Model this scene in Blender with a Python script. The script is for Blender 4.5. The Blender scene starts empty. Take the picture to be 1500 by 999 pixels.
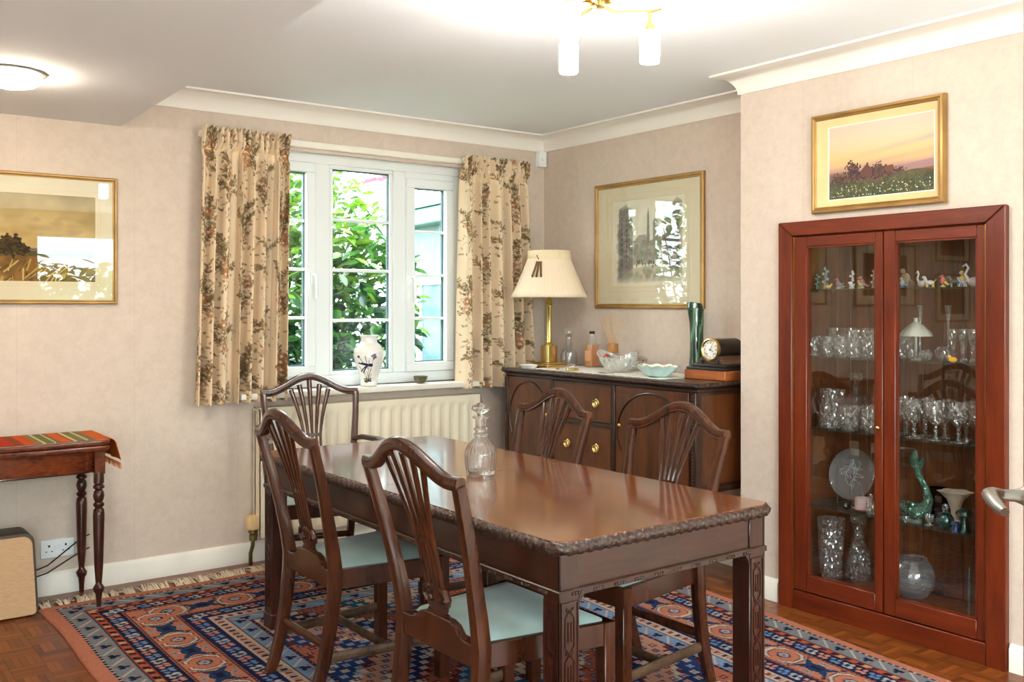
import bpy, bmesh, math, random
import numpy as np
from mathutils import Vector, Matrix

# ------------------------------------------------------------------ camera, world, light, exposure
SC = bpy.context.scene
COL = SC.collection
cam_d = bpy.data.cameras.new('camera')
cam = bpy.data.objects.new('camera', cam_d)
COL.objects.link(cam)
cam.location = (0, 0, 1.34)
cam.rotation_euler = (math.pi / 2, 0, -math.atan2(.599, .8007))
cam_d.sensor_width = 36
cam_d.lens = 1416 / 1500 * 36
cam_d.shift_y = -50.5 / 1500
cam_d.clip_start = .05
cam_d.clip_end = 200
SC.camera = cam

SC.view_settings.view_transform = 'Standard'
SC.view_settings.look = 'None'
SC.view_settings.gamma = 1
SC.view_settings.use_curve_mapping = False
SC.view_settings.exposure = 0.74
SC.cycles.max_bounces = 14
SC.cycles.diffuse_bounces = 6
SC.cycles.glossy_bounces = 6
SC.cycles.transmission_bounces = 12
SC.cycles.transparent_max_bounces = 24
SC.cycles.sample_clamp_indirect = 6
SC.cycles.caustics_reflective = False

LAMP_W = 9.5         # watts per ceiling-light shade
WORLD = 13.0

world = bpy.data.worlds.new('overcast_sky')
SC.world = world
world.use_nodes = True
bg = world.node_tree.nodes['Background']
bg.inputs[0].default_value = (.88, .96, 1.0, 1)
bg.inputs[1].default_value = WORLD

def portal(name, loc, rot, sx, sy):
    ld = bpy.data.lights.new(name, 'AREA')
    ld.shape = 'RECTANGLE'
    ld.size = sx
    ld.size_y = sy
    ld.cycles.is_portal = True
    o = bpy.data.objects.new(name, ld)
    COL.objects.link(o)
    o.location = loc
    o.rotation_euler = rot
portal('window_portal', (2.59, 5.30, 1.54), (-math.pi / 2, 0, 0), 1.5, 1.4)
portal('patio_portal', (.75, -2.42, 1.13), (math.pi / 2, 0, 0), 5.5, 2.2)

# ------------------------------------------------------------------ mesh helpers
PI = math.pi
rnd = random.Random(7)

def srgb(r, g, b):
    def f(c):
        c /= 255
        return c / 12.92 if c <= .04045 else ((c + .055) / 1.055) ** 2.4
    return (f(r), f(g), f(b), 1)

class MB:
    def __init__(s):
        s.v = []
        s.f = []
    def add(s, vs, fs, M=None):
        o = len(s.v)
        if M is not None:
            vs = [tuple(M @ Vector(p)) for p in vs]
        s.v += [tuple(p) for p in vs]
        s.f += [tuple(i + o for i in f) for f in fs]
        return s
    def box(s, x0, x1, y0, y1, z0, z1, M=None):
        vs = [(x, y, z) for x in (x0, x1) for y in (y0, y1) for z in (z0, z1)]
        return s.add(vs, [(0, 1, 3, 2), (4, 6, 7, 5), (0, 4, 5, 1), (2, 3, 7, 6), (0, 2, 6, 4), (1, 5, 7, 3)], M)
    def prism(s, poly, a, b, axis='z', M=None):
        # poly: 2d points; axis z -> (x,y), x -> (y,z), y -> (x,z)
        def P(p, t):
            return (p[0], p[1], t) if axis == 'z' else ((t, p[0], p[1]) if axis == 'x' else (p[0], t, p[1]))
        n = len(poly)
        vs = [P(p, a) for p in poly] + [P(p, b) for p in poly]
        fs = [tuple(range(n)), tuple(range(2 * n - 1, n - 1, -1))] + [(i, i + n, (i + 1) % n + n, (i + 1) % n) for i in range(n)]
        return s.add(vs, fs, M)
    def lathe(s, prof, n=24, flute=None, M=None, close=False):
        # prof: list of (r, z); flute(angle, r, z) -> factor
        vs, fs = [], []
        m = len(prof)
        for (r, z) in prof:
            for k in range(n):
                a = 2 * PI * k / n
                q = r * (flute(a, r, z) if flute else 1)
                vs.append((q * math.cos(a), q * math.sin(a), z))
        for i in range(m - 1):
            for k in range(n):
                k2 = (k + 1) % n
                fs.append((i * n + k, i * n + k2, (i + 1) * n + k2, (i + 1) * n + k))
        if close:
            for k in range(n):
                k2 = (k + 1) % n
                fs.append(((m - 1) * n + k, (m - 1) * n + k2, k2, k))
        else:
            if prof[0][0] > 1e-6: fs.append(tuple(range(n - 1, -1, -1)))
            if prof[-1][0] > 1e-6: fs.append(tuple(range((m - 1) * n, m * n)))
        return s.add(vs, fs, M)
    def tube(s, pts, rad, n=8, M=None, L=None, p=2.0, cap=True):
        # rad: number, list, or list of (a, b) along lateral L and the other normal; p superellipse power
        pts = [Vector(q) for q in pts]
        m = len(pts)
        if not isinstance(rad, (list, tuple)): rad = [rad] * m
        vs, fs = [], []
        prevn = None
        for i in range(m):
            t = (pts[min(i + 1, m - 1)] - pts[max(i - 1, 0)])
            if t.length < 1e-9: t = Vector((0, 0, 1))
            t.normalize()
            if L is not None:
                e1 = Vector(L) - t * t.dot(Vector(L))
            elif prevn is None:
                q = Vector((0, 0, 1)) if abs(t.z) < .9 else Vector((1, 0, 0))
                e1 = q - t * t.dot(q)
            else:
                e1 = prevn - t * t.dot(prevn)
            e1.normalize()
            prevn = e1
            e2 = t.cross(e1)
            r = rad[i]
            a, b = r if isinstance(r, (tuple, list)) else (r, r)
            for k in range(n):
                an = 2 * PI * (k + .5) / n
                c, d = math.cos(an), math.sin(an)
                w = (abs(c) ** p + abs(d) ** p) ** (-1 / p)
                vs.append(tuple(pts[i] + e1 * (a * c * w) + e2 * (b * d * w)))
        for i in range(m - 1):
            for k in range(n):
                k2 = (k + 1) % n
                fs.append((i * n + k, i * n + k2, (i + 1) * n + k2, (i + 1) * n + k))
        if cap:
            fs.append(tuple(range(n - 1, -1, -1)))
            fs.append(tuple(range((m - 1) * n, m * n)))
        return s.add(vs, fs, M)
    def ball(s, c, r, n=10, m=6, M=None):
        rx, ry, rz = r if isinstance(r, (tuple, list)) else (r, r, r)
        vs = [(c[0], c[1], c[2] - rz)]
        for i in range(1, m):
            a = PI * i / m
            for k in range(n):
                b = 2 * PI * k / n
                vs.append((c[0] + rx * math.sin(a) * math.cos(b), c[1] + ry * math.sin(a) * math.sin(b), c[2] - rz * math.cos(a)))
        vs.append((c[0], c[1], c[2] + rz))
        fs = [(0, 1 + (k + 1) % n, 1 + k) for k in range(n)]
        for i in range(m - 2):
            for k in range(n):
                k2 = (k + 1) % n
                fs.append((1 + i * n + k, 1 + i * n + k2, 1 + (i + 1) * n + k2, 1 + (i + 1) * n + k))
        t = len(vs) - 1
        fs += [(t, t - n + k, t - n + (k + 1) % n) for k in range(n)]
        return s.add(vs, fs, M)
    def sweep(s, line, prof, closed=False):
        # line: 2d plan polyline, prof: closed list of (offset to the right of travel, z); mitred corners
        n = len(line)
        def rn(i, j):
            d = Vector((line[j][0] - line[i][0], line[j][1] - line[i][1])).normalized()
            return Vector((d.y, -d.x))
        vs, fs = [], []
        for i in range(n):
            if closed or 0 < i < n - 1:
                a, b = rn((i - 1) % n, i), rn(i, (i + 1) % n)
                q = (a + b)
                q = q / (1 + a.dot(b))
            else:
                q = rn(0, 1) if i == 0 else rn(n - 2, n - 1)
            for (o, z) in prof:
                vs.append((line[i][0] + q.x * o, line[i][1] + q.y * o, z))
        m = len(prof)
        for i in range(n if closed else n - 1):
            j = (i + 1) % n
            for k in range(m):
                k2 = (k + 1) % m
                fs.append((i * m + k, i * m + k2, j * m + k2, j * m + k))
        if not closed:
            fs.append(tuple(range(m)))
            fs.append(tuple(range((n - 1) * m + m - 1, (n - 1) * m - 1, -1)))
        return s.add(vs, fs)
    def grid(s, fn, nu, nv):
        vs = [fn(i / nu, j / nv) for j in range(nv + 1) for i in range(nu + 1)]
        w = nu + 1
        fs = [(j * w + i, j * w + i + 1, (j + 1) * w + i + 1, (j + 1) * w + i) for j in range(nv) for i in range(nu)]
        return s.add(vs, fs)
    def build(s, name, mat, parent=None, loc=None, rz=0, bev=0, seg=1, ang=40, cols=None, fix=True):
        me = bpy.data.meshes.new(name)
        me.from_pydata(s.v, [], s.f)
        if cols is not None:
            at = me.color_attributes.new('Col', 'FLOAT_COLOR', 'POINT')
            at.data.foreach_set('color', np.asarray(cols, dtype=np.float32).ravel())
        if bev or fix:
            bm = bmesh.new()
            bm.from_mesh(me)
            if fix: bmesh.ops.recalc_face_normals(bm, faces=bm.faces)
            if bev:
                es = [e for e in bm.edges if len(e.link_faces) == 2 and e.calc_face_angle(0) > .6]
                bmesh.ops.bevel(bm, geom=es, offset=bev, segments=seg, affect='EDGES', profile=.6, clamp_overlap=True)
            bm.to_mesh(me)
            bm.free()
        me.shade_smooth()
        me.set_sharp_from_angle(angle=math.radians(ang))
        me.materials.append(mat)
        o = bpy.data.objects.new(name, me)
        COL.objects.link(o)
        if parent is not None: o.parent = parent
        if loc is not None: o.location = loc
        o.rotation_euler.z = rz
        return o

def tag(o, label=None, cat=None, group=None, kind=None):
    if label: o['label'] = label
    if cat: o['category'] = cat
    if group: o['group'] = group
    if kind: o['kind'] = kind
    return o
def thing(name, label, cat, loc=(0, 0, 0), rz=0, group=None, kind=None):
    o = bpy.data.objects.new(name, None)
    o.empty_display_size = .05
    COL.objects.link(o)
    o.location = loc
    o.rotation_euler.z = rz
    return tag(o, label, cat, group, kind)
def copy_tree(root, loc, rz=0, label=None, group=None):
    r = root.copy()
    COL.objects.link(r)
    r.location = loc
    r.rotation_euler.z = rz
    if label: r['label'] = label
    if group: r['group'] = group
    for ch in list(root.children):
        c = ch.copy()
        COL.objects.link(c)
        c.parent = r
        for g in ch.children:
            d = g.copy()
            COL.objects.link(d)
            d.parent = c
    return r

# ------------------------------------------------------------------ materials
class N:
    def __init__(s, name):
        s.m = bpy.data.materials.new(name)
        s.m.use_nodes = True
        s.t = s.m.node_tree
        s.t.nodes.clear()
        s.out = s.n('ShaderNodeOutputMaterial')
    def n(s, ty, **kw):
        x = s.t.nodes.new(ty)
        for k, v in kw.items():
            if hasattr(x, k): setattr(x, k, v)
            else: x.inputs[k].default_value = v
        return x
    def l(s, a, b):
        s.t.links.new(a, b)
    def coord(s, scale=(1, 1, 1), which='Object'):
        tc = s.n('ShaderNodeTexCoord')
        mp = s.n('ShaderNodeMapping')
        mp.inputs['Scale'].default_value = scale
        s.l(tc.outputs[which], mp.inputs[0])
        return mp.outputs[0]
    def noise(s, co, scale, detail=3, rough=.5, dist=0):
        x = s.n('ShaderNodeTexNoise')
        x.inputs['Scale'].default_value = scale
        x.inputs['Detail'].default_value = detail
        x.inputs['Roughness'].default_value = rough
        x.inputs['Distortion'].default_value = dist
        s.l(co, x.inputs['Vector'])
        return x.outputs['Fac']
    def ramp(s, fac, stops):
        x = s.n('ShaderNodeValToRGB')
        e = x.color_ramp.elements
        while len(e) < len(stops): e.new(.5)
        for i, (p, c) in enumerate(stops):
            e[i].position = p
            e[i].color = c
        s.l(fac, x.inputs[0])
        return x.outputs[0]
    def bump(s, h, strength=.2, dist=.002):
        x = s.n('ShaderNodeBump')
        x.inputs['Strength'].default_value = strength
        x.inputs['Distance'].default_value = dist
        s.l(h, x.inputs['Height'])
        return x.outputs[0]
    def pbsdf(s, col=None, rough=.5, metal=0, coat=0, spec=.5, normal=None, trans=0, ior=1.5, coat_rough=.05, sheen=0):
        x = s.n('ShaderNodeBsdfPrincipled')
        if col is not None:
            if isinstance(col, tuple): x.inputs['Base Color'].default_value = col
            else: s.l(col, x.inputs['Base Color'])
        if isinstance(rough, (int, float)): x.inputs['Roughness'].default_value = rough
        else: s.l(rough, x.inputs['Roughness'])
        x.inputs['Metallic'].default_value = metal
        x.inputs['Coat Weight'].default_value = coat
        x.inputs['Coat Roughness'].default_value = coat_rough
        x.inputs['Specular IOR Level'].default_value = spec
        x.inputs['Transmission Weight'].default_value = trans
        x.inputs['IOR'].default_value = ior
        x.inputs['Sheen Weight'].default_value = sheen
        if normal is not None: s.l(normal, x.inputs['Normal'])
        return x.outputs[0]
    def done(s, sh):
        s.l(sh, s.out.inputs[0])
        return s.m

def plain(name, col, rough=.5, metal=0, coat=0, spec=.5, var=.0, sheen=0, bump=0, bscale=300):
    k = N(name)
    co = k.coord()
    c = col
    if var:
        f = k.noise(co, 9, 4)
        c = k.ramp(f, [(.3, tuple(v * (1 - var) for v in col[:3]) + (1,)), (.7, tuple(min(1, v * (1 + var)) for v in col[:3]) + (1,))])
    nm = k.bump(k.noise(co, bscale, 2), bump, .001) if bump else None
    return k.done(k.pbsdf(c, rough, metal, coat, spec, nm, sheen=sheen))

def wood(name, dark, light, rough=.3, coat=.3, scale=(1, 1, 1), gs=7, wear=None, spec=.5):
    # grain runs along the axis with the small scale value
    k = N(name)
    co = k.coord(scale)
    f1 = k.noise(co, gs, 5, .6, .6)
    f2 = k.noise(co, gs * 6, 3, .6)
    mx = k.n('ShaderNodeMath', operation='MULTIPLY_ADD')
    k.l(f2, mx.inputs[0])
    mx.inputs[1].default_value = .45
    k.l(f1, mx.inputs[2])
    c = k.ramp(mx.outputs[0], [(.48, dark), (.95, light)])
    if wear:
        wn = k.noise(k.coord(), 26, 6, .75)
        m = k.n('ShaderNodeMix', data_type='RGBA')
        k.l(k.ramp(wn, [(.62, (0, 0, 0, 1)), (.72, (1, 1, 1, 1))]), m.inputs[0])
        k.l(c, m.inputs[6])
        m.inputs[7].default_value = wear
        c = m.outputs[2]
    nm = k.bump(f2, .02, .001)
    return k.done(k.pbsdf(c, rough, 0, coat, spec, nm, coat_rough=.08))

def vcol(name, rough=.7, coat=0, spec=.3, sheen=0, bump=0, bscale=400):
    k = N(name)
    a = k.n('ShaderNodeAttribute')
    a.attribute_name = 'Col'
    nm = k.bump(k.noise(k.coord(), bscale, 2), bump, .002) if bump else None
    return k.done(k.pbsdf(a.outputs['Color'], rough, 0, coat, spec, nm, sheen=sheen))

def pane_mat(name, tint=(.96, .98, .97, 1), boost=1.0):
    # flat sheet glass: clear with a fresnel mirror sheen
    k = N(name)
    lw = k.n('ShaderNodeLayerWeight')
    lw.inputs['Blend'].default_value = .5
    p = k.n('ShaderNodeMath', operation='POWER')
    k.l(lw.outputs['Facing'], p.inputs[0])
    p.inputs[1].default_value = 5
    q = k.n('ShaderNodeMath', operation='MULTIPLY_ADD')
    k.l(p.outputs[0], q.inputs[0])
    q.inputs[1].default_value = .92
    q.inputs[2].default_value = .045 * boost
    t = k.n('ShaderNodeBsdfTransparent')
    t.inputs[0].default_value = tint
    g = k.n('ShaderNodeBsdfGlossy')
    g.inputs['Roughness'].default_value = .0
    m = k.n('ShaderNodeMixShader')
    k.l(q.outputs[0], m.inputs[0])
    k.l(t.outputs[0], m.inputs[1])
    k.l(g.outputs[0], m.inputs[2])
    return k.done(m.outputs[0])

def cut_glass(name, col=(1, 1, 1, 1), clear=.35, rough=.02, frost=.06, cuts=0, edge=.62):
    # thin blown or cut glass: clear face-on, mirror-bright towards its edges, faint bloom on the cuts
    k = N(name)
    lw = k.n('ShaderNodeLayerWeight')
    lw.inputs['Blend'].default_value = .5
    p = k.n('ShaderNodeMath', operation='POWER')
    k.l(lw.outputs['Facing'], p.inputs[0])
    p.inputs[1].default_value = 2.2
    q = k.n('ShaderNodeMath', operation='MULTIPLY_ADD')
    k.l(p.outputs[0], q.inputs[0])
    q.inputs[1].default_value = edge
    q.inputs[2].default_value = .05 if not cuts else .13
    g = k.n('ShaderNodeBsdfGlossy')
    g.inputs['Color'].default_value = tuple(.25 + .75 * v for v in col[:3]) + (1,)
    g.inputs['Roughness'].default_value = max(.02, rough)
    t = k.n('ShaderNodeBsdfTransparent')
    t.inputs[0].default_value = tuple(.97 * v for v in col[:3]) + (1,)
    d = k.n('ShaderNodeBsdfDiffuse')
    d.inputs[0].default_value = tuple(min(1, .2 + .8 * v) for v in col[:3]) + (1,)
    if cuts:
        vo = k.n('ShaderNodeTexVoronoi')           # each cut facet leans its own way
        vo.inputs['Scale'].default_value = cuts
        k.l(k.coord((1, 1, .6)), vo.inputs['Vector'])
        sb = k.n('ShaderNodeVectorMath', operation='SUBTRACT')
        k.l(vo.outputs['Color'], sb.inputs[0])
        sb.inputs[1].default_value = (.5, .5, .5)
        ge = k.n('ShaderNodeNewGeometry')
        ma = k.n('ShaderNodeVectorMath', operation='MULTIPLY_ADD')
        k.l(sb.outputs[0], ma.inputs[0])
        ma.inputs[1].default_value = (1.5, 1.5, 1.5)
        k.l(ge.outputs['Normal'], ma.inputs[2])
        nb_ = k.n('ShaderNodeVectorMath', operation='NORMALIZE')
        k.l(ma.outputs[0], nb_.inputs[0])
        k.l(nb_.outputs[0], g.inputs['Normal'])
        k.l(nb_.outputs[0], lw.inputs['Normal'])
    m = k.n('ShaderNodeMixShader')
    k.l(q.outputs[0], m.inputs[0])
    k.l(t.outputs[0], m.inputs[1])
    k.l(g.outputs[0], m.inputs[2])
    m2 = k.n('ShaderNodeMixShader')
    m2.inputs[0].default_value = frost
    k.l(m.outputs[0], m2.inputs[1])
    k.l(d.outputs[0], m2.inputs[2])
    return k.done(m2.outputs[0])

def solid_glass(name):
    # thick lead crystal
    k = N(name)
    g = k.n('ShaderNodeBsdfGlass')
    g.inputs['Roughness'].default_value = 0
    g.inputs['IOR'].default_value = 1.5
    t = k.n('ShaderNodeBsdfTransparent')
    m = k.n('ShaderNodeMixShader')
    m.inputs[0].default_value = .25
    k.l(g.outputs[0], m.inputs[1])
    k.l(t.outputs[0], m.inputs[2])
    return k.done(m.outputs[0])

def emis(name, col, strength):
    k = N(name)
    e = k.n('ShaderNodeEmission')
    e.inputs[0].default_value = col
    e.inputs[1].default_value = strength
    return k.done(e.outputs[0])

def wallpaper():
    k = N('wallpaper')
    tc = k.n('ShaderNodeTexCoord')
    co = tc.outputs['Object']
    f = k.noise(co, 22, 6, .7, .4)
    f2 = k.noise(co, 5, 4, .6)
    c = k.ramp(f, [(.32, srgb(196, 178, 163)), (.60, srgb(212, 195, 180))])
    c2 = k.ramp(f2, [(.35, srgb(206, 189, 174)), (.7, srgb(212, 195, 180))])
    m = k.n('ShaderNodeMix', data_type='RGBA')
    m.inputs[0].default_value = .45
    k.l(c, m.inputs[6])
    k.l(c2, m.inputs[7])
    # pale mottled flakes of the damask print
    fl = k.ramp(k.noise(co, 60, 5, .8, 1.0), [(.56, (0, 0, 0, 1)), (.66, (1, 1, 1, 1))])
    m2 = k.n('ShaderNodeMix', data_type='RGBA')
    mm = k.n('ShaderNodeMath', operation='MULTIPLY')
    k.l(fl, mm.inputs[0])
    mm.inputs[1].default_value = .35
    k.l(mm.outputs[0], m2.inputs[0])
    k.l(m.outputs[2], m2.inputs[6])
    m2.inputs[7].default_value = srgb(222, 206, 191)
    # paper seams every 0.52 m along the wall
    sx = k.n('ShaderNodeSeparateXYZ')
    k.l(co, sx.inputs[0])
    ad = k.n('ShaderNodeMath', operation='ADD')
    k.l(sx.outputs[0], ad.inputs[0])
    k.l(sx.outputs[1], ad.inputs[1])
    fr = k.n('ShaderNodeMath', operation='PINGPONG')
    k.l(ad.outputs[0], fr.inputs[0])
    fr.inputs[1].default_value = .26
    lt = k.n('ShaderNodeMath', operation='LESS_THAN')
    k.l(fr.outputs[0], lt.inputs[0])
    lt.inputs[1].default_value = .0013
    sm = k.n('ShaderNodeMath', operation='MULTIPLY')
    k.l(lt.outputs[0], sm.inputs[0])
    sm.inputs[1].default_value = .22
    m3 = k.n('ShaderNodeMix', data_type='RGBA')
    k.l(sm.outputs[0], m3.inputs[0])
    k.l(m2.outputs[2], m3.inputs[6])
    m3.inputs[7].default_value = srgb(160, 140, 122)
    nm = k.bump(k.noise(co, 110, 4, .7), .25, .002)
    return k.done(k.pbsdf(m3.outputs[2], .75, spec=.25, normal=nm))

MAT = {}
MAT['paper'] = wallpaper()
MAT['ceil'] = plain('ceiling_paint', srgb(240, 243, 248), .9, spec=.1)
MAT['cornice'] = plain('cornice_paint', srgb(238, 232, 224), .6, spec=.3)
MAT['white'] = plain('white_gloss_paint', srgb(238, 232, 220), .35, var=.02)
MAT['upvc'] = plain('white_window_plastic', srgb(236, 240, 240), .25)
MAT['seal'] = plain('dark_glazing_seal', srgb(70, 90, 92), .6)
MAT['rad'] = plain('radiator_enamel', srgb(238, 226, 200), .35)
MAT['mahog'] = wood('dark_mahogany', srgb(36, 17, 10), srgb(68, 34, 21), .28, .2, (4, .6, 4), 4, spec=.4)
MAT['mahog_x'] = wood('dark_mahogany_cross', srgb(38, 18, 13), srgb(72, 38, 27), .32, .15, (.6, 4, 4), 4, wear=srgb(104, 68, 52), spec=.4)
MAT['mahog_z'] = wood('dark_mahogany_upright', srgb(38, 16, 10), srgb(70, 34, 22), .28, .2, (4, 4, .6), 4, spec=.4)
MAT['top'] = wood('polished_table_top', srgb(86, 41, 17), srgb(126, 68, 31), .15, .3, (5, .5, 5), 4)
def carved_wood():
    k = N('carved_edge_wood')
    co = k.coord()
    vo = k.n('ShaderNodeTexVoronoi')
    vo.inputs['Scale'].default_value = 95
    k.l(co, vo.inputs['Vector'])
    f = k.noise(co, 120, 4, .6, 1.5)
    c = k.ramp(f, [(.38, srgb(28, 14, 9)), (.62, srgb(70, 41, 27)), (.78, srgb(146, 106, 74))])  # palest stop puts worn highlights of the carving into the colour
    mx = k.n('ShaderNodeMath', operation='MULTIPLY_ADD')
    k.l(f, mx.inputs[0])
    mx.inputs[1].default_value = .6
    k.l(vo.outputs['Distance'], mx.inputs[2])
    return k.done(k.pbsdf(c, .36, 0, .3, .5, k.bump(mx.outputs[0], .6, .004)))
MAT['carve'] = carved_wood()
MAT['chair'] = wood('chair_mahogany', srgb(40, 18, 10), srgb(80, 40, 21), .22, .22, (4, 4, .7), 4, spec=.42)
MAT['chair_pale'] = wood('worn_stretcher_wood', srgb(48, 30, 21), srgb(98, 72, 52), .5, .05, (2, 4, 4), spec=.3)
MAT['side'] = wood('sideboard_veneer', srgb(54, 27, 12), srgb(98, 52, 24), .32, .12, (4, 4, .5), 4, spec=.4)
MAT['side_d'] = wood('sideboard_dark_wood', srgb(26, 12, 7), srgb(56, 29, 16), .35, .2, (3, .7, 3), spec=.4)
MAT['cab'] = wood('cabinet_mahogany', srgb(76, 23, 7), srgb(110, 41, 14), .36, .1, (4, 4, .5), 4, spec=.35)
MAT['cab_y'] = wood('cabinet_mahogany_rail', srgb(76, 23, 7), srgb(110, 41, 14), .36, .1, (4, .5, 4), 4, spec=.35)
MAT['cab_in'] = wood('cabinet_inner_board', srgb(78, 40, 16), srgb(124, 70, 32), .5, .05, (4, 6, .4), 6)
MAT['parquet'] = vcol('parquet_finger', .34, .08, .35)
MAT['cons'] = wood('flame_mahogany', srgb(46, 15, 8), srgb(126, 58, 26), .2, .4, (2, 3, 5), 3)
MAT['brass'] = plain('aged_brass', srgb(190, 150, 70), .3, 1, var=.15)
MAT['brass2'] = plain('bright_brass', srgb(222, 194, 124), .25, 1, var=.1)
MAT['gold'] = plain('gilt_frame', srgb(164, 126, 72), .42, .5, var=.2)
MAT['gold_lip'] = plain('gilt_lip', srgb(226, 190, 110), .35, .7, var=.1)
MAT['linen'] = plain('linen_slip', srgb(226, 192, 140), .8, var=.05, bump=.3, bscale=500)
MAT['mount'] = plain('cream_mount_board', srgb(228, 212, 184), .9)
MAT['steel'] = plain('satin_steel', srgb(160, 158, 150), .35, .9)
MAT['chrome'] = plain('silver_plate', srgb(190, 184, 172), .18, 1)
MAT['black'] = plain('black_plastic', srgb(22, 20, 20), .4)
MAT['pane'] = pane_mat('window_pane', (.95, .985, .985, 1))
MAT['cpane'] = pane_mat('cabinet_pane', (.97, .97, .96, 1), 1.4)
MAT['ppane'] = pane_mat('picture_glazing', (.97, .98, .97, 1), .75)
MAT['shelf'] = cut_glass('shelf_glass', (.80, .93, .88, 1), .75, .0, .02, 0, .3)
MAT['crystal'] = cut_glass('cut_crystal', (1, 1, 1, 1), .18, .02, .015, 150, .8)
MAT['lead'] = solid_glass('lead_crystal')
MAT['clear'] = cut_glass('clear_glass', (.97, .98, .98, 1), .55, .0, .03)
MAT['paint'] = vcol('painted_canvas', .75)
MAT['cloth'] = vcol('printed_curtain_cloth', .9, spec=.1, bump=.15, bscale=700)
MAT['rug'] = vcol('knotted_wool', .95, spec=.05, bump=.6, bscale=260)
MAT['fringe'] = plain('cotton_fringe', srgb(216, 200, 176), .95, spec=.05)
MAT['seat'] = plain('pale_teal_velvet', srgb(160, 184, 180), .8, spec=.2, var=.15, sheen=.3)
# ------------------------------------------------------------------ numpy colour canvas (turned into vertex colours)
def lin(c):
    c = np.asarray(c, float) / 255
    return np.where(c <= .04045, c / 12.92, ((c + .055) / 1.055) ** 2.4)

class Canvas:
    def __init__(s, w, h, nx, ny, base):
        s.w, s.h, s.nx, s.ny = w, h, nx, ny
        s.X, s.Y = np.meshgrid(np.linspace(0, w, nx + 1), np.linspace(0, h, ny + 1))
        s.C = np.empty((ny + 1, nx + 1, 3))
        s.C[:] = base
        s.rs = np.random.RandomState(3)
    def sl(s, x0, x1, y0, y1):
        i0 = max(0, int(math.floor(x0 / s.w * s.nx)))
        i1 = min(s.nx + 1, int(math.ceil(x1 / s.w * s.nx)) + 1)
        j0 = max(0, int(math.floor(y0 / s.h * s.ny)))
        j1 = min(s.ny + 1, int(math.ceil(y1 / s.h * s.ny)) + 1)
        if i1 <= i0 or j1 <= j0: return None
        return (slice(j0, j1), slice(i0, i1))
    def put(s, q, mask, col, a=1):
        m = (mask * a)[..., None]
        s.C[q] = s.C[q] * (1 - m) + np.asarray(col, float) * m
    def rect(s, x0, x1, y0, y1, col, a=1):
        q = s.sl(x0, x1, y0, y1)
        if q:
            X, Y = s.X[q], s.Y[q]
            s.put(q, ((X >= x0) & (X <= x1) & (Y >= y0) & (Y <= y1)).astype(float), col, a)
    def ell(s, cx, cy, rx, ry, col, ang=0, a=1, soft=0):
        r = max(rx, ry) * (1 + soft)
        q = s.sl(cx - r, cx + r, cy - r, cy + r)
        if q:
            X, Y = s.X[q] - cx, s.Y[q] - cy
            u = X * math.cos(ang) + Y * math.sin(ang)
            v = -X * math.sin(ang) + Y * math.cos(ang)
            d = (u / rx) ** 2 + (v / ry) ** 2
            m = (d < 1).astype(float) if not soft else np.clip((1 + soft - np.sqrt(d)) / soft, 0, 1)
            s.put(q, m, col, a)
    def poly(s, pts, col, a=1):
        xs, ys = [p[0] for p in pts], [p[1] for p in pts]
        q = s.sl(min(xs), max(xs), min(ys), max(ys))
        if q:
            X, Y = s.X[q], s.Y[q]
            ins = np.zeros(X.shape, bool)
            n = len(pts)
            for i in range(n):
                x1, y1 = pts[i]
                x2, y2 = pts[(i + 1) % n]
                if y1 == y2: continue
                ins ^= ((y1 > Y) != (y2 > Y)) & (X < (x2 - x1) * (Y - y1) / (y2 - y1) + x1)
            s.put(q, ins.astype(float), col, a)
    def line(s, x0, y0, x1, y1, w, col, a=1):
        q = s.sl(min(x0, x1) - w, max(x0, x1) + w, min(y0, y1) - w, max(y0, y1) + w)
        if q:
            X, Y = s.X[q], s.Y[q]
            dx, dy = x1 - x0, y1 - y0
            t = np.clip(((X - x0) * dx + (Y - y0) * dy) / (dx * dx + dy * dy + 1e-12), 0, 1)
            s.put(q, (np.hypot(X - x0 - t * dx, Y - y0 - t * dy) < w / 2).astype(float), col, a)
    def cols(s):
        return np.concatenate([lin(np.clip(s.C, 0, 255)), np.ones(s.C.shape[:2] + (1,))], -1).reshape(-1, 4)

def canvas_obj(cv, fn, name, mat, parent=None, kind=None):
    me = bpy.data.meshes.new(name)
    nx, ny = cv.nx, cv.ny
    P = fn(cv.X / cv.w, cv.Y / cv.h)           # (ny+1, nx+1, 3)
    idx = np.arange((nx + 1) * (ny + 1)).reshape(ny + 1, nx + 1)
    F = np.stack([idx[:-1, :-1], idx[:-1, 1:], idx[1:, 1:], idx[1:, :-1]], -1).reshape(-1, 4)
    me.vertices.add(P.shape[0] * P.shape[1])
    me.vertices.foreach_set('co', P.reshape(-1).astype(np.float32))
    me.loops.add(F.size)
    me.loops.foreach_set('vertex_index', F.reshape(-1).astype(np.int32))
    me.polygons.add(len(F))
    me.polygons.foreach_set('loop_start', np.arange(0, F.size, 4, dtype=np.int32))
    me.update(calc_edges=True)
    at = me.color_attributes.new('Col', 'FLOAT_COLOR', 'POINT')
    at.data.foreach_set('color', cv.cols().astype(np.float32).ravel())
    me.shade_smooth()
    me.materials.append(mat)
    o = bpy.data.objects.new(name, me)
    COL.objects.link(o)
    if parent: o.parent = parent
    if kind: o['kind'] = kind
    return o

# ------------------------------------------------------------------ room shell
WY, RX, BX, BY = 4.888, 3.916, 3.59, 3.0        # window wall, alcove wall, chimney-breast face and its corner
LX, KY, CZ = -2.3, -2.2, 2.43                   # left wall, back wall, ceiling
def struct(o):
    o['kind'] = 'structure'
    return o

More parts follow.
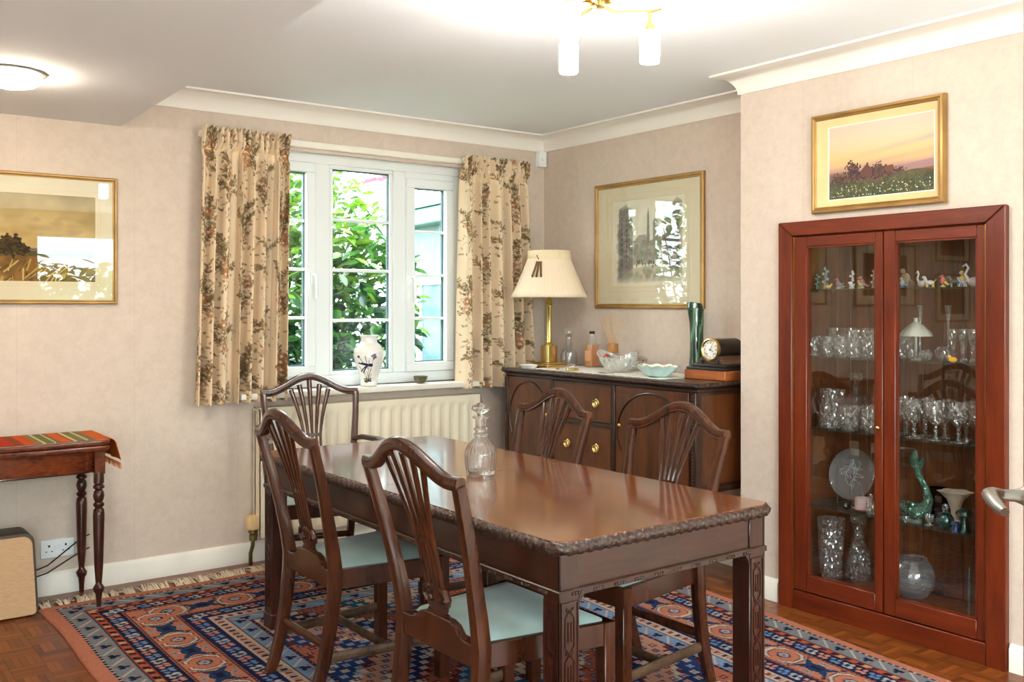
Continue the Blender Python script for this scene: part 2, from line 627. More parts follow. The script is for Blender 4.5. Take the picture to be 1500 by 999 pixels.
floor = struct(MB().box(LX - .1, 4.1, KY - .1, WY + .05, -.1, 0).build('floor', wood('floor_wood', srgb(84, 42, 15), srgb(132, 72, 30), .34, .1, (3, 3, 3), 6)))
struct(MB().box(LX, BX, KY, .85, .0, .012).build('floor_bounce', plain('pale_bounce_floor', srgb(222, 214, 202), .95, spec=.05)))  # unseen pale floor added behind the viewer to bounce daylight onto the ceiling
struct(MB().box(LX - .1, 4.1, KY - .1, 5.1, CZ, CZ + .1).build('ceiling', MAT['ceil']))
struct(MB().prism([(LX - .1, WY + .05), (1.289, WY + .05), (1.289, WY), (1.0985, KY), (LX - .1, KY)], 2.214, CZ).build('ceiling_soffit', MAT['ceil']))

WX0, WX1, WZ0, WZ1 = 1.90, 3.295, .893, 2.195   # window opening
m = MB()
m.box(LX - .1, WX0, WY, 5.12, 0, CZ).box(WX1, 4.1, WY, 5.12, 0, CZ)
m.box(WX0, WX1, WY, 5.12, 0, WZ0).box(WX0, WX1, WY, 5.12, WZ1, CZ)
struct(m.build('wall_window', MAT['paper']))
struct(MB().box(RX, 4.1, 2.9, WY, 0, CZ).build('wall_alcove', MAT['paper']))
m = MB()
CY0, CY1, CTZ = 1.815, 2.70, 1.66               # cabinet recess
m.box(BX, RX, CY1, BY, 0, CZ).box(BX, RX, CY0, CY1, CTZ, CZ).box(BX, RX, KY, CY0, 0, CZ).box(RX, 4.05, KY, BY, 0, CZ)
struct(m.build('wall_breast', MAT['paper']))
struct(MB().box(LX - .12, LX, KY, WY, 0, CZ).build('wall_left', MAT['paper']))
PX0, PX1, PZ1 = -2.0, 3.5, 2.2                   # patio doors in the back wall, widened to let in more daylight
m = MB()
m.box(LX, PX0, KY - .2, KY, 0, CZ).box(PX1, 4.05, KY - .2, KY, 0, CZ).box(PX0, PX1, KY - .2, KY, PZ1, CZ)
struct(m.build('wall_back', MAT['paper']))

# cornice and skirting
prof = [(0, 2.338), (.006, 2.338)]
for i in range(9):
    a = PI - i / 8 * PI / 2
    prof.append((.098 + .088 * math.cos(a), 2.336 + .084 * math.sin(a)))
prof += [(.104, 2.420), (.104, CZ), (0, CZ)]
struct(MB().sweep([(1.289, WY), (RX, WY), (RX, BY), (BX, BY), (BX, KY)], prof).build('trim_1', MAT['cornice']))
tag(bpy.data.objects['trim_1'], 'white coved plaster cornice along the ceiling edge')
skp = [(0, 0), (.018, 0), (.018, .088), (.012, .098), (.006, .105), (0, .105)]
struct(MB().sweep([(LX, WY), (RX, WY), (RX, BY), (BX, BY), (BX, 2.775)], skp).build('baseboard_window', MAT['white']))
struct(MB().sweep([(BX, 1.742), (BX, KY)], skp).build('baseboard_right', MAT['white']))

# patio doors behind the viewer
pd = tag(thing('window_2', 'white framed patio doors in the rear wall', None, kind='structure'))
m = MB().box(PX0, PX1, KY - .12, KY - .05, 0, .06).box(PX0, PX1, KY - .12, KY - .05, PZ1 - .06, PZ1)
for x in (PX0, -.7, .6, 2.0, PX1 - .06): m.box(x, x + .06, KY - .12, KY - .05, .06, PZ1 - .06)
m.build('door_frame', MAT['upvc'], pd)
for a, b in ((PX0 + .06, -.7), (-.64, .6), (.66, 2.0), (2.06, PX1 - .06)):
    MB().box(a, b, KY - .09, KY - .085, .06, PZ1 - .06).build('pane', MAT['pane'], pd)

# parquet blocks (real pieces where the floor shows in the photo)
RUG = [(.872, 4.635), (3.60, 4.635), (3.235, 1.1), (.93, 1.1)]       # far-left, far-right, near-right, near-left
def rug_edge_x(y):
    t = (4.635 - y) / (4.635 - 1.1)
    return RUG[0][0] + (RUG[3][0] - RUG[0][0]) * t, RUG[1][0] + (RUG[2][0] - RUG[1][0]) * t
SQ = .118
def parquet_block(horizontal, seed):
    r = random.Random(seed)
    m = MB()
    cols = []
    for k in range(5):
        a, b = -SQ / 2 + k * SQ / 5 + .0004, -SQ / 2 + (k + 1) * SQ / 5 - .0004
        e = SQ / 2 - .0005
        if horizontal: m.box(-e, e, a, b, 0, .0035)
        else: m.box(a, b, -e, e, 0, .0035)
        t = r.random()
        c = srgb(84 + 60 * t, 40 + 37 * t, 12 + 17 * t)
        cols += [c] * 8
    o = m.build('parquet_block', MAT['parquet'], floor, cols=cols, fix=False)
    return o
protos = [[parquet_block(h, 10 * h + k) for k in range(4)] for h in (0, 1)]
used = set()
for i in range(-10, 40):
    for j in range(10, 45):
        x, y = i * SQ, j * SQ
        d = .599 * x + .8007 * y
        if d < 3.0: continue
        px = 750 + 1416 * (.8007 * x - .599 * y) / d
        if px < -40 or px > 1540 or y > 4.83 or y < 1.2: continue
        a, b = rug_edge_x(y)
        inside = a + .1 < x < b - .1 and y < 4.635 - .1
        if inside or x > BX - .03 and y < BY or x > RX - .06 or (x < .85 and y < 4.45 and d > 9): continue
        p = rnd.randrange(4)
        src = protos[(i + j) % 2][p]
        if src.name in used:
            o = src.copy()
            COL.objects.link(o)
        else:
            o = src
            used.add(src.name)
        o.location = (x, y, .0005)

# ------------------------------------------------------------------ window_1
w1 = tag(thing('window_1', None, None, kind='structure'), 'white three-light window with glazing bars and a garden view')
FY0, FY1 = 4.945, 5.005
m = MB().box(WX0, WX1, FY0, FY1, WZ0, .955).box(WX0, WX1, FY0, FY1, 2.135, WZ1).box(WX0, WX0 + .05, FY0, FY1, .955, 2.135).box(WX1 - .05, WX1, FY0, FY1, .955, 2.135)
m.box(2.335, 2.425, FY0, FY1, .955, 2.135).box(2.832, 2.915, FY0, FY1, .955, 2.135)
m.build('outer_frame', MAT['upvc'], w1, bev=.004)
def light(x0, x1, z0, z1, fw, handle_x, yo):
    # a casement: frame bars, glazing bars, pane, handle
    c = MB()
    c.box(x0, x1, yo, FY1 - .01, z0, z0 + fw).box(x0, x1, yo, FY1 - .01, z1 - fw, z1)
    c.box(x0, x0 + fw, yo, FY1 - .01, z0 + fw, z1 - fw).box(x1 - fw, x1, yo, FY1 - .01, z0 + fw, z1 - fw)
    fr = c.build('casement_frame', MAT['upvc'], w1, bev=.004)
    s = MB()
    q = .006
    s.box(x0 + fw, x1 - fw, 4.963, 4.985, z0 + fw, z0 + fw + q).box(x0 + fw, x1 - fw, 4.963, 4.985, z1 - fw - q, z1 - fw)
    s.box(x0 + fw, x0 + fw + q, 4.963, 4.985, z0 + fw, z1 - fw).box(x1 - fw - q, x1 - fw, 4.963, 4.985, z0 + fw, z1 - fw)
    s.build('glazing_seal', MAT['seal'], fr)
    MB().box(x0 + fw, x1 - fw, 4.972, 4.976, z0 + fw, z1 - fw).build('pane', MAT['pane'], fr)
    for k in (1, 2, 3):
        z = z0 + fw + (z1 - z0 - 2 * fw) * k / 4
        MB().box(x0 + fw, x1 - fw, 4.958, 4.990, z - .009, z + .009).build('glazing_bar', MAT['upvc'], fr, bev=.003)
    if handle_x:
        h = MB().box(handle_x - .012, handle_x + .012, yo - .012, yo, 1.46, 1.53).tube([(handle_x, yo - .01, 1.515), (handle_x, yo - .04, 1.515), (handle_x + .004, yo - .045, 1.50), (handle_x + .006, yo - .045, 1.385)], [.009, .009, .010, .007], 8)
        h.build('window_handle', MAT['upvc'], fr)
light(1.95, 2.335, .955, 2.135, .055, 2.312, 4.928)
light(2.425, 2.832, .955, 2.135, .022, None, 4.95)
light(2.915, 3.245, .955, 2.100, .055, 2.940, 4.928)
MB().box(2.915, 3.245, FY0, FY1, 2.10, 2.135).build('transom_filler', MAT['upvc'], w1)
sill = MB().box(WX0 - .06, WX1 + .06, 4.755, 4.95, .862, .893).build('window_sill', MAT['white'], w1, bev=.008, seg=2)

# curtain rail
cr = thing('curtain_rail', 'cream curtain track above the window between the two curtains', 'curtain rail')
MB().box(1.66, 3.72, 4.845, 4.885, 2.198, 2.235).build('track', MAT['white'], cr, bev=.006)
MB().box(1.66, 3.72, 4.868, WY, 2.180, 2.197).build('batten', MAT['paper'], cr)

# ------------------------------------------------------------------ curtains
def curtain(name, label, t0, t1, b0, b1, ztop, zbot, y0, seed, folds):
    r = random.Random(seed)
    W, H = 1.15, ztop - zbot
    nx, ny = 380, 280
    cv = Canvas(W, H, nx, ny, (222, 199, 168))
    cv.C *= (1 + .03 * np.sin(cv.X * 60 + np.sin(cv.Y * 9))[..., None])
    dk = [(98, 84, 58), (114, 98, 68), (128, 106, 76), (108, 80, 54), (140, 120, 88)]
    rust = [(172, 116, 80), (182, 132, 96), (160, 104, 72)]
    for gi in range(-1, 6):
        for gj in range(-1, 5):
            cx = gi * .25 + .1 + r.uniform(-.02, .02)
            cy = gj * .38 + (gi % 2) * .19 + .08
            for st in range(9):                         # short sprays fan up out of the bouquet
                x, y = cx + r.uniform(-.05, .05), cy + r.uniform(-.04, .12)
                an = -PI / 2 + (st - 4) * .22 + r.uniform(-.2, .2)
                for k in range(r.randint(7, 12)):
                    nxp, nyp = x + .013 * math.cos(an), y + .013 * math.sin(an)
                    cv.line(x, y, nxp, nyp, .004, r.choice(dk))
                    x, y = nxp, nyp
                    an += r.uniform(-.25, .25)
                    for sg in (-1, 1):
                        la = an + sg * r.uniform(.5, 1.2)
                        ll = r.uniform(.007, .014)
                        cv.ell(x + ll * math.cos(la), y + ll * math.sin(la), ll, ll * .42, r.choice(dk), la, r.uniform(.5, .95))
            for k in range(150):                        # leaf mass of the bouquet
                cv.ell(cx + r.gauss(0, .042), cy + r.gauss(.03, .075), r.uniform(.005, .012), r.uniform(.003, .006), r.choice(dk), r.uniform(0, PI), r.uniform(.4, .9))
            for k in range(70):
                cv.ell(cx + r.gauss(0, .045), cy + r.gauss(.03, .08), r.uniform(.004, .009), .004, (230, 210, 180), r.uniform(0, PI), .75)
            for k in range(5):
                fx, fy = cx + r.uniform(-.04, .04), cy + r.uniform(-.06, .12)
                cc = r.choice(rust)
                for p in range(6):
                    a = p * PI / 3
                    cv.ell(fx + .013 * math.cos(a), fy + .015 * math.sin(a), .011, .009, cc, a, r.uniform(.35, .8))
                cv.ell(fx, fy, .007, .007, (228, 206, 172))
            for k in range(14):
                cv.ell(cx + r.gauss(0, .08), cy + r.gauss(.02, .14), .006, .003, r.choice(dk), r.uniform(0, PI), .7)
    ph = [r.uniform(0, 6) for _ in range(6)]
    def fn(U, V):
        V2 = V
        x = (t0 + (b0 - t0) * V2) + ((t1 - t0) + ((b1 - b0) - (t1 - t0)) * V2) * (U + (.012 * np.sin(2 * PI * 3 * U + ph[0]) + .008 * np.sin(2 * PI * 5 * U + ph[1])) * np.sin(PI * U))
        hd = np.clip((.085 - V) / .03, 0, 1)            # pleated heading
        wv = np.sin(2 * PI * folds * U + ph[2] + .8 * np.sin(2 * PI * U * 2 + ph[3]) + .5 * V)
        w2 = np.sin(2 * PI * folds * 2.3 * U + ph[4] + V)
        big = (.026 + .026 * V) * np.sign(wv) * np.abs(wv) ** .75 + .006 * w2
        pin = .016 * np.sin(2 * PI * folds * 2.2 * U + ph[5]) * (1 + .25 * np.sin(V * 300))
        nip = np.exp(-((V - .085) / .018) ** 2)
        y = y0 - (1 - hd) * big * (1 - .55 * nip) - hd * pin - .02 * V + .012 * nip - .008 * hd
        x = x + (1 - hd) * .008 * np.cos(2 * PI * folds * U + ph[2]) + hd * .003 * np.sin(U * 90 + V * 40)
        z = ztop - H * V + hd * .008 * np.sin(2 * PI * folds * 2.2 * U + ph[5]) * (1 - V / .085)
        return np.stack([x, y, z], -1)
    root = thing(name, label, 'curtain', ((b0 + b1) / 2, y0, zbot))
    o = canvas_obj(cv, fn, 'drape', MAT['cloth'], root)
    o.location = (-(b0 + b1) / 2, -y0, -zbot)
    md = o.modifiers.new('thick', 'SOLIDIFY')
    md.thickness = .003
    tp = MB().tube([(t0 + (t1 - t0) * k / 30 - (b0 + b1) / 2, .012 - .004 * math.sin(k), .0 + (ztop - zbot) * .925) for k in range(31)], .006, 6)
    tp.build('heading_tape', MAT['linen'], root)
    return root
curtain('curtain', 'floral curtain on the side of the window by the console table', 1.655, 2.115, 1.605, 2.075, 2.240, .848, 4.80, 11, 7)
curtain('curtain', 'floral curtain on the side of the window by the pleated lamp', 3.225, 3.722, 3.19, 3.765, 2.238, .852, 4.80, 23, 7)

# ------------------------------------------------------------------ radiator with its valve
rd = thing('radiator', 'cream panel radiator under the window', 'radiator', (2.65, 4.84, .14))
ry0, ry1, rz0, rz1 = -.04, -.01, 0.0, .665
W = 1.40
m = MB()
nf = 21
def flute(u, v):
    x = -W / 2 + W * u
    e = min(max(0, min(v, 1 - v) - .05) / .035, 1)
    k = (u * W) / (W / nf) % 1
    g = .5 - .5 * math.cos(2 * PI * k)
    g = min(1, max(0, (g - .25) * 1.7))
    ee = 1 if .014 < u < .986 else 0
    return (x, -.052 + .012 * (1 - g) * e * ee, rz0 + (rz1 - rz0) * v)
m.grid(flute, nf * 12, 40)
front = m.build('fluted_panel', MAT['rad'], rd, fix=False, ang=60)
m = MB().box(-W / 2, W / 2, -.051, -.035, rz1 - .004, rz1 + .004).box(-W / 2, -W / 2 + .006, -.052, .03, 0, rz1 + .002).box(W / 2 - .006, W / 2, -.052, .03, 0, rz1 + .002)
m.box(-W / 2, W / 2, .0, .012, .01, rz1 - .01)
m.build('casing', MAT['rad'], rd)
m = MB().box(-W / 2, W / 2, -.05, .03, rz1 + .001, rz1 + .008)
m.build('top_grille', MAT['rad'], rd, bev=.003)
for x in (-.5, .5): MB().box(x - .02, x + .02, .01, .047, .1, rz1 - .06).build('wall_bracket', MAT['rad'], rd)
vx, vy = -.722, -.02
v = MB().lathe([(.024, .155), (.031, .16), (.034, .175), (.034, .215), (.029, .228), (.014, .232)], 36, lambda a, r, z: 1 + .05 * math.cos(12 * a), Matrix.Translation((vx, vy, -.112)))
v.build('valve_head', MAT['linen'], rd)
v = MB().lathe([(.020, -.01), (.020, .015), (.015, .02), (.024, .028), (.024, .044)], 12, None, Matrix.Translation((vx, vy, 0))).tube([(vx, vy, .012), (vx + .03, vy, .012)], .012, 8)
v.tube([(vx, vy, .0), (vx - .002, vy, -.04), (vx - .012, vy + .004, -.08), (vx - .012, vy + .004, -.1385)], .010, 8)
v.build('valve_pipe', plain('dull_brass', srgb(120, 106, 66), .4, .7, var=.3), rd)

# ------------------------------------------------------------------ rug
def make_rug():
    W, L = 2.74, 3.55
    nx, ny = 500, 640
    NV, BL, LB, GR, SA, RU, IV, TL = (28, 32, 62), (44, 78, 140), (134, 162, 196), (138, 144, 150), (204, 124, 92), (178, 78, 50), (224, 204, 184), (38, 88, 120)
    cv = Canvas(W, L, nx, ny, SA)
    r = random.Random(5)
    X, Y = cv.X, cv.Y
    def ring(o0, o1, col):
        d = np.minimum(np.minimum(X, W - X), np.minimum(Y, L - Y))
        cv.C[(d >= o0) & (d < o1)] = col
    def along(off, step, fn):
        # calls fn(x, y, along-angle, k) round the band centred at offset off
        for side in range(4):
            ln = (W if side % 2 == 0 else L) - 2 * off
            n = max(1, round(ln / step))
            for k in range(n):
                t = off + ln * (k + .5) / n
                x, y, a = [(t, off, 0), (W - off, t, PI / 2), (t, L - off, PI), (off, t, -PI / 2)][side]
                fn(x, y, a, k)
    def mark(x, y, a, pts, col):
        c, s_ = math.cos(a), math.sin(a)
        cv.poly([(x + u * c - v * s_, y + u * s_ + v * c) for u, v in pts], col)
    ring(0, .06, (212, 132, 104))
    ring(.06, .068, NV)
    ring(.068, .15, GR)
    ring(.150, .156, NV)
    ring(.156, .195, RU)
    ring(.195, .275, NV)
    ring(.275, .283, SA)
    ring(.283, .289, NV)
    ring(.289, .455, (208, 128, 98))
    ring(.455, .461, NV)
    ring(.461, .469, SA)
    ring(.469, .475, NV)
    ring(.475, .555, (34, 42, 86))
    ring(.555, .561, NV)
    ring(.561, .62, (222, 190, 170))
    ring(.62, .626, NV)
    ring(.626, .70, LB)
    ring(.70, .715, NV)
    along(.064, .03, lambda x, y, a, k: cv.ell(x, y, .005, .005, IV))
    def m_gr(x, y, a, k):
        c, s_ = math.cos(a), math.sin(a)
        if k % 2:
            cv.line(x - .03 * c + .03 * s_, y - .03 * s_ - .03 * c, x + .03 * c - .03 * s_, y + .03 * s_ + .03 * c, .007, IV)
        else:
            for q in ((-.012, -.008), (.012, -.008), (0, .012), (0, -.002)):
                cv.ell(x + q[0] * c - q[1] * s_, y + q[0] * s_ + q[1] * c, .013, .010, NV)
            for q in ((-.026, .022), (.026, .022), (.02, -.026)):
                cv.ell(x + q[0] * c - q[1] * s_, y + q[0] * s_ + q[1] * c, .008, .008, (190, 110, 88))
    along(.109, .066, m_gr)
    def m_red(x, y, a, k):
        cc = [(224, 170, 120), (60, 40, 60), (200, 96, 60), (30, 30, 56)][k % 4]
        mark(x, y, a, [(-.014, -.012), (.014, -.012), (.014, .0), (.006, .0), (.006, .012), (-.018, .012)], cc)
    along(.176, .03, m_red)
    def m_nv(x, y, a, k):
        c, s_ = math.cos(a), math.sin(a)
        cc = [IV, (222, 150, 130), (120, 150, 196)][k % 3]
        for q in ((-.014, -.012), (.012, -.016), (.0, .014), (.02, .012)):
            cv.ell(x + q[0] * c - q[1] * s_, y + q[0] * s_ + q[1] * c, .012, .010, cc)
        cv.ell(x, y, .006, .006, NV)
        if k % 3 == 0:
            mark(x, y, a, [(-.016, -.02), (.016, -.02), (.016, .02), (-.016, .02)], (170, 186, 204))
            mark(x, y, a, [(-.008, -.012), (.008, -.012), (.008, .012), (-.008, .012)], NV)
    along(.235, .058, m_nv)
    along(.515, .058, m_nv)
    along(.279, .022, lambda x, y, a, k: cv.ell(x, y, .004, .004, NV))
    along(.465, .022, lambda x, y, a, k: cv.ell(x, y, .004, .004, NV))
    def m_main(x, y, a, k):
        oc = [(-.085, -.030), (-.05, -.072), (.05, -.072), (.085, -.030), (.085, .030), (.05, .072), (-.05, .072), (-.085, .030)]
        c, s_ = math.cos(a), math.sin(a)
        for u, v in ((-.075, -.068), (.075, -.068), (-.075, .068), (.075, .068)):
            mark(x, y, a, [(u - .014, v - .010), (u + .014, v - .010), (u, v + .012)], RU if k % 2 else NV)
        if k % 2 == 0:
            mark(x, y, a, oc, NV)
            mark(x, y, a, [(u * .94, v * .94) for u, v in oc], IV)
            mark(x, y, a, [(u * .78, v * .78) for u, v in oc], NV)
            mark(x, y, a, [(u * .73, v * .73) for u, v in oc], (212, 130, 100))
            mark(x, y, a, [(-.02, -.08), (.02, -.08), (.02, .08), (-.02, .08)], (212, 130, 100))
            mark(x, y, a, [(-.034, 0), (-.012, -.030), (.012, -.030), (.034, 0), (.012, .030), (-.012, .030)], NV)
            mark(x, y, a, [(-.026, 0), (-.009, -.022), (.009, -.022), (.026, 0), (.009, .022), (-.009, .022)], (170, 180, 200))
            mark(x, y, a, [(-.010, 0), (0, -.010), (.010, 0), (0, .010)], RU)
        else:
            st = [(-.085, -.062), (-.03, -.030), (0, -.042), (.03, -.030), (.085, -.062), (.050, 0), (.085, .062), (.03, .030), (0, .042), (-.03, .030), (-.085, .062), (-.050, 0)]
            mark(x, y, a, [(u * 1.1, v * 1.12) for u, v in st], IV)
            mark(x, y, a, [(u * 1.04, v * 1.05) for u, v in st], NV)
            mark(x, y, a, [(u * .9, v * .9) for u, v in st], (46, 66, 108))
            mark(x, y, a, [(u * .4, v * .4) for u, v in st], NV)
            for u, v in ((0, -.062), (0, .062), (-.02, -.066), (.02, .066), (.02, -.066), (-.02, .066)):
                cv.ell(x + u * c - v * s_, y + u * s_ + v * c, .009, .008, (150, 176, 190))
                cv.ell(x + u * c - v * s_, y + u * s_ + v * c, .004, .004, NV)
    along(.372, .158, m_main)
    def m_wh(x, y, a, k):
        mark(x, y, a, [(-.012, -.018), (.012, -.010), (.006, .018), (-.012, .012)], (150, 70, 60) if k % 2 else (52, 50, 80))
        mark(x, y, a, [(.018, -.02), (.022, -.02), (.022, .02), (.018, .02)], (170, 110, 96))
    along(.59, .044, m_wh)
    along(.663, .066, m_gr)
    along(.707, .03, lambda x, y, a, k: cv.ell(x, y, .004, .004, SA))
    # field: stepped diamonds round three centres, filled with small flowers
    fx0, fx1, fy0, fy1 = .715, W - .715, .715, L - .715
    ins = (X > fx0) & (X < fx1) & (Y > fy0) & (Y < fy1)
    st = .035
    qx = np.floor((X - W / 2) / st) * st
    qy = np.floor((Y - fy0) / st) * st
    per = (fy1 - fy0) / 2
    dy = np.abs((qy + per / 2) % per - per / 2)
    D = np.abs(qx) * .95 + dy * .85
    band = (D / .155).astype(int)
    cols = [(206, 180, 156), TL, (176, 92, 66), (30, 38, 84), (208, 150, 128), (36, 62, 120), (190, 110, 86), NV]
    for k, c in enumerate(cols):
        cv.C[ins & (band % 8 == k)] = c
    edge = ins & ((D % .155) < .016)
    cv.C[edge] = IV
    edge2 = ins & ((D % .155) > .140)
    cv.C[edge2] = (110, 44, 36)
    n_i = 0
    y = fy0 + .03
    while y < fy1:
        x = fx0 + .03 + (.03 if n_i % 2 else 0)
        while x < fx1 - .02:
            j = min(ny, int(y / L * ny))
            i = min(nx, int(x / W * nx))
            dk = cv.C[j, i].mean() < 100
            cc = r.choice([IV, (214, 160, 150), (150, 176, 210)]) if dk else r.choice([(40, 60, 110), (120, 50, 44), (60, 90, 130)])
            for p in range(4):
                a = p * PI / 2 + .78
                cv.ell(x + .011 * math.cos(a), y + .011 * math.sin(a), .0085, .0075, cc, a)
            cv.ell(x, y, .005, .005, (180, 70, 50) if dk else IV)
            x += .06
        y += .048
        n_i += 1
    cv.C += np.random.RandomState(1).normal(0, 5, cv.C.shape[:2])[..., None]
    cv.C *= .78
    A, B, C_, D_ = [np.array(p) for p in RUG]
    def fn(U, V):
        U3, V3 = U[..., None], V[..., None]
        P = (A * (1 - U3) + B * U3) * (1 - V3) + (D_ * (1 - U3) + C_ * U3) * V3
        wob = .010 * np.sin(V * 17) * np.exp(-U * 9) + .008 * np.sin(V * 13 + 1) * np.exp(-(1 - U) * 9)
        edge = np.minimum(np.minimum(U * W, (1 - U) * W), np.minimum(V * L, (1 - V) * L))
        z = .0125 - .0085 * np.clip(1 - edge / .008, 0, 1)
        return np.stack([P[..., 0] + wob, P[..., 1] + .006 * np.sin(U * 20) * np.exp(-V * 9), z], -1)
    root = thing('persian_rug', 'patterned rug in navy, salmon and ivory under the dining table', 'rug', (0, 0, .0))
    o = canvas_obj(cv, fn, 'pile', MAT['rug'], root)
    md = o.modifiers.new('thick', 'SOLIDIFY')
    md.thickness = .003
    md.offset = -1
    # knotted fringe, uncountable strands in tufts along the far end
    f = MB()
    x = .90
    while x < 3.40:
        sp = r.uniform(-.02, .02)
        for k in range(9):
            x0 = x + r.uniform(-.008, .008)
            ln = r.uniform(.07, .15)
            ty = 4.632 + ln
            dx = sp * 1.5 + r.uniform(-.03, .03)
            f.tube([(x0, 4.628, .006), (x0 + dx * .4 + r.uniform(-.005, .005), 4.632 + ln * .5, .010 + r.random() * .018), (x0 + dx, ty, .006)], [.003, .0026, .0016], 4)
        x += .021 if r.random() < .85 else .05
    f.build('fringe', MAT['fringe'], root, fix=False)['kind'] = 'stuff'
make_rug()
# ------------------------------------------------------------------ garden outside the window
gm = plain('lawn_ground', srgb(96, 128, 62), .9, var=.3)
struct(MB().box(-14, 18, 5.2, 30, -.35, -.2).build('ground', gm))
struct(MB().box(-14, 18, -22, -2.42, -.35, -.2).build('ground_bounce', plain('bounce_paving', srgb(206, 200, 190), .85, var=.08)))  # unseen ground, made pale to bounce daylight in through the patio doors
struct(MB().box(-14, LX - .14, -2.42, 5.2, -.35, -.2).build('ground_side', plain('pale_gravel', srgb(200, 194, 182), .9, var=.1)))

def leaf_mat(name, c1, c2):
    k = N(name)
    c = k.ramp(k.noise(k.coord(), 14, 2), [(.35, c1), (.65, c2)])
    p = k.pbsdf(c, .28, spec=.6)
    t = k.n('ShaderNodeBsdfTranslucent')
    k.l(c, t.inputs[0])
    mx = k.n('ShaderNodeMixShader')
    mx.inputs[0].default_value = .35
    k.l(p, mx.inputs[1])
    k.l(t.outputs[0], mx.inputs[2])
    return k.done(mx.outputs[0])
LEAF = [leaf_mat('yellow_green_leaf', srgb(72, 112, 26), srgb(112, 148, 48)), leaf_mat('mid_leaf', srgb(34, 80, 30), srgb(68, 116, 52)), leaf_mat('dark_teal_leaf', srgb(9, 44, 34), srgb(28, 70, 55))]  # leaf colours, yellow-green towards the top, dark teal towards the bottom
BARK = plain('grey_bark', srgb(104, 92, 70), .9, var=.25)
def leaf_shape(l, w, bend):
    vs, fs = [(0, 0, 0)], []
    ts = [.2, .5, .8]
    ws = [.36, .5, .30]
    for t, q in zip(ts, ws):
        z = -bend * t * t * l
        vs += [(t * l, -q * w, z + .12 * w), (t * l, 0, z), (t * l, q * w, z + .12 * w)]
    vs.append((l, 0, -bend * l))
    fs += [(0, 1, 2), (0, 2, 3)]
    for k in (0, 1):
        b = 1 + 3 * k
        fs += [(b, b + 3, b + 4, b + 1), (b + 1, b + 4, b + 5, b + 2)]
    fs += [(7, 10, 8), (8, 10, 9)]
    return vs, fs
def bush(name, label, trunk, centre, rad, n_single, n_stuff, seed, size=(.07, .115)):
    r = random.Random(seed)
    root = thing(name, label, 'bush', trunk)
    T = Vector(trunk)
    br = MB()
    br.tube([(0, 0, 0), (.05, -.05, .5), (.02, .0, 1.0)], [.035, .028, .02], 6)
    for k in range(26):
        a = r.uniform(0, 2 * PI)
        e = Vector((centre[0] + rad[0] * .8 * math.cos(a) * r.random() ** .5, centre[1] + rad[1] * .8 * math.sin(a) * r.random() ** .5, centre[2] + rad[2] * r.uniform(-.7, .8))) - T
        z0 = r.uniform(.25, .95)
        s0 = Vector((.03, -.02, z0))
        mid = s0.lerp(e, .5) + Vector((r.uniform(-.1, .1), r.uniform(-.1, .1), r.uniform(-.12, .04)))
        br.tube([s0, mid, e], [.014, .010, .004], 5)
    br.build('branch', BARK, root, fix=False)
    protos = []
    for mi in range(3):
        for sh in range(2):
            l = r.uniform(*size)
            mb = MB().add(*leaf_shape(l, l * r.uniform(.45, .6), r.uniform(.05, .3)))
            me = bpy.data.meshes.new('leaf')
            me.from_pydata(mb.v, [], mb.f)
            me.shade_smooth()
            me.materials.append(LEAF[mi])
            protos.append(me)
    stuff = [MB() for _ in range(3)]
    tot = n_single + n_stuff
    for k in range(tot):
        single = k < n_single
        while True:
            q = Vector((r.uniform(-1, 1), r.uniform(-1, 1), r.uniform(-1, 1)))
            ql = q.length
            if ql <= 1 and ql > .25: break
        if single and q.y > -.1: q.y = -abs(q.y) - .1     # the countable ones are the nearest layer
        p = Vector((centre[0] + q.x * rad[0], centre[1] + q.y * rad[1], centre[2] + q.z * rad[2]))
        u = q.z + r.uniform(-.6, .6)
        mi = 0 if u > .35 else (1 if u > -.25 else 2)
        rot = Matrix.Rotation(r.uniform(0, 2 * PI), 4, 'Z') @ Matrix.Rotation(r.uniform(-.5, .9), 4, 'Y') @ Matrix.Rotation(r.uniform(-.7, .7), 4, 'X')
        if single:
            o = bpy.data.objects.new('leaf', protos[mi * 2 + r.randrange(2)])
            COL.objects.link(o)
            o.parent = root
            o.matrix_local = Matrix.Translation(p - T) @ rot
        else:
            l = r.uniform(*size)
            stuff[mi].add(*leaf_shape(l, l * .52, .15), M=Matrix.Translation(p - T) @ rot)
    for mi in range(3):
        if stuff[mi].v:
            stuff[mi].build('leaves', LEAF[mi], root, fix=False)['kind'] = 'stuff'
bush('camellia_bush', 'large glossy-leaved bush growing just outside the window', (2.95, 6.35, -.2), (2.66, 6.25, 1.38), (1.10, .60, 1.08), 290, 5000, 41, (.085, .13))
bush('laurel_hedge', 'paler leafy shrub further off behind the glossy bush', (3.1, 9.6, -.2), (2.7, 9.6, .9), (3.0, .8, 1.6), 0, 4500, 57, (.11, .17))

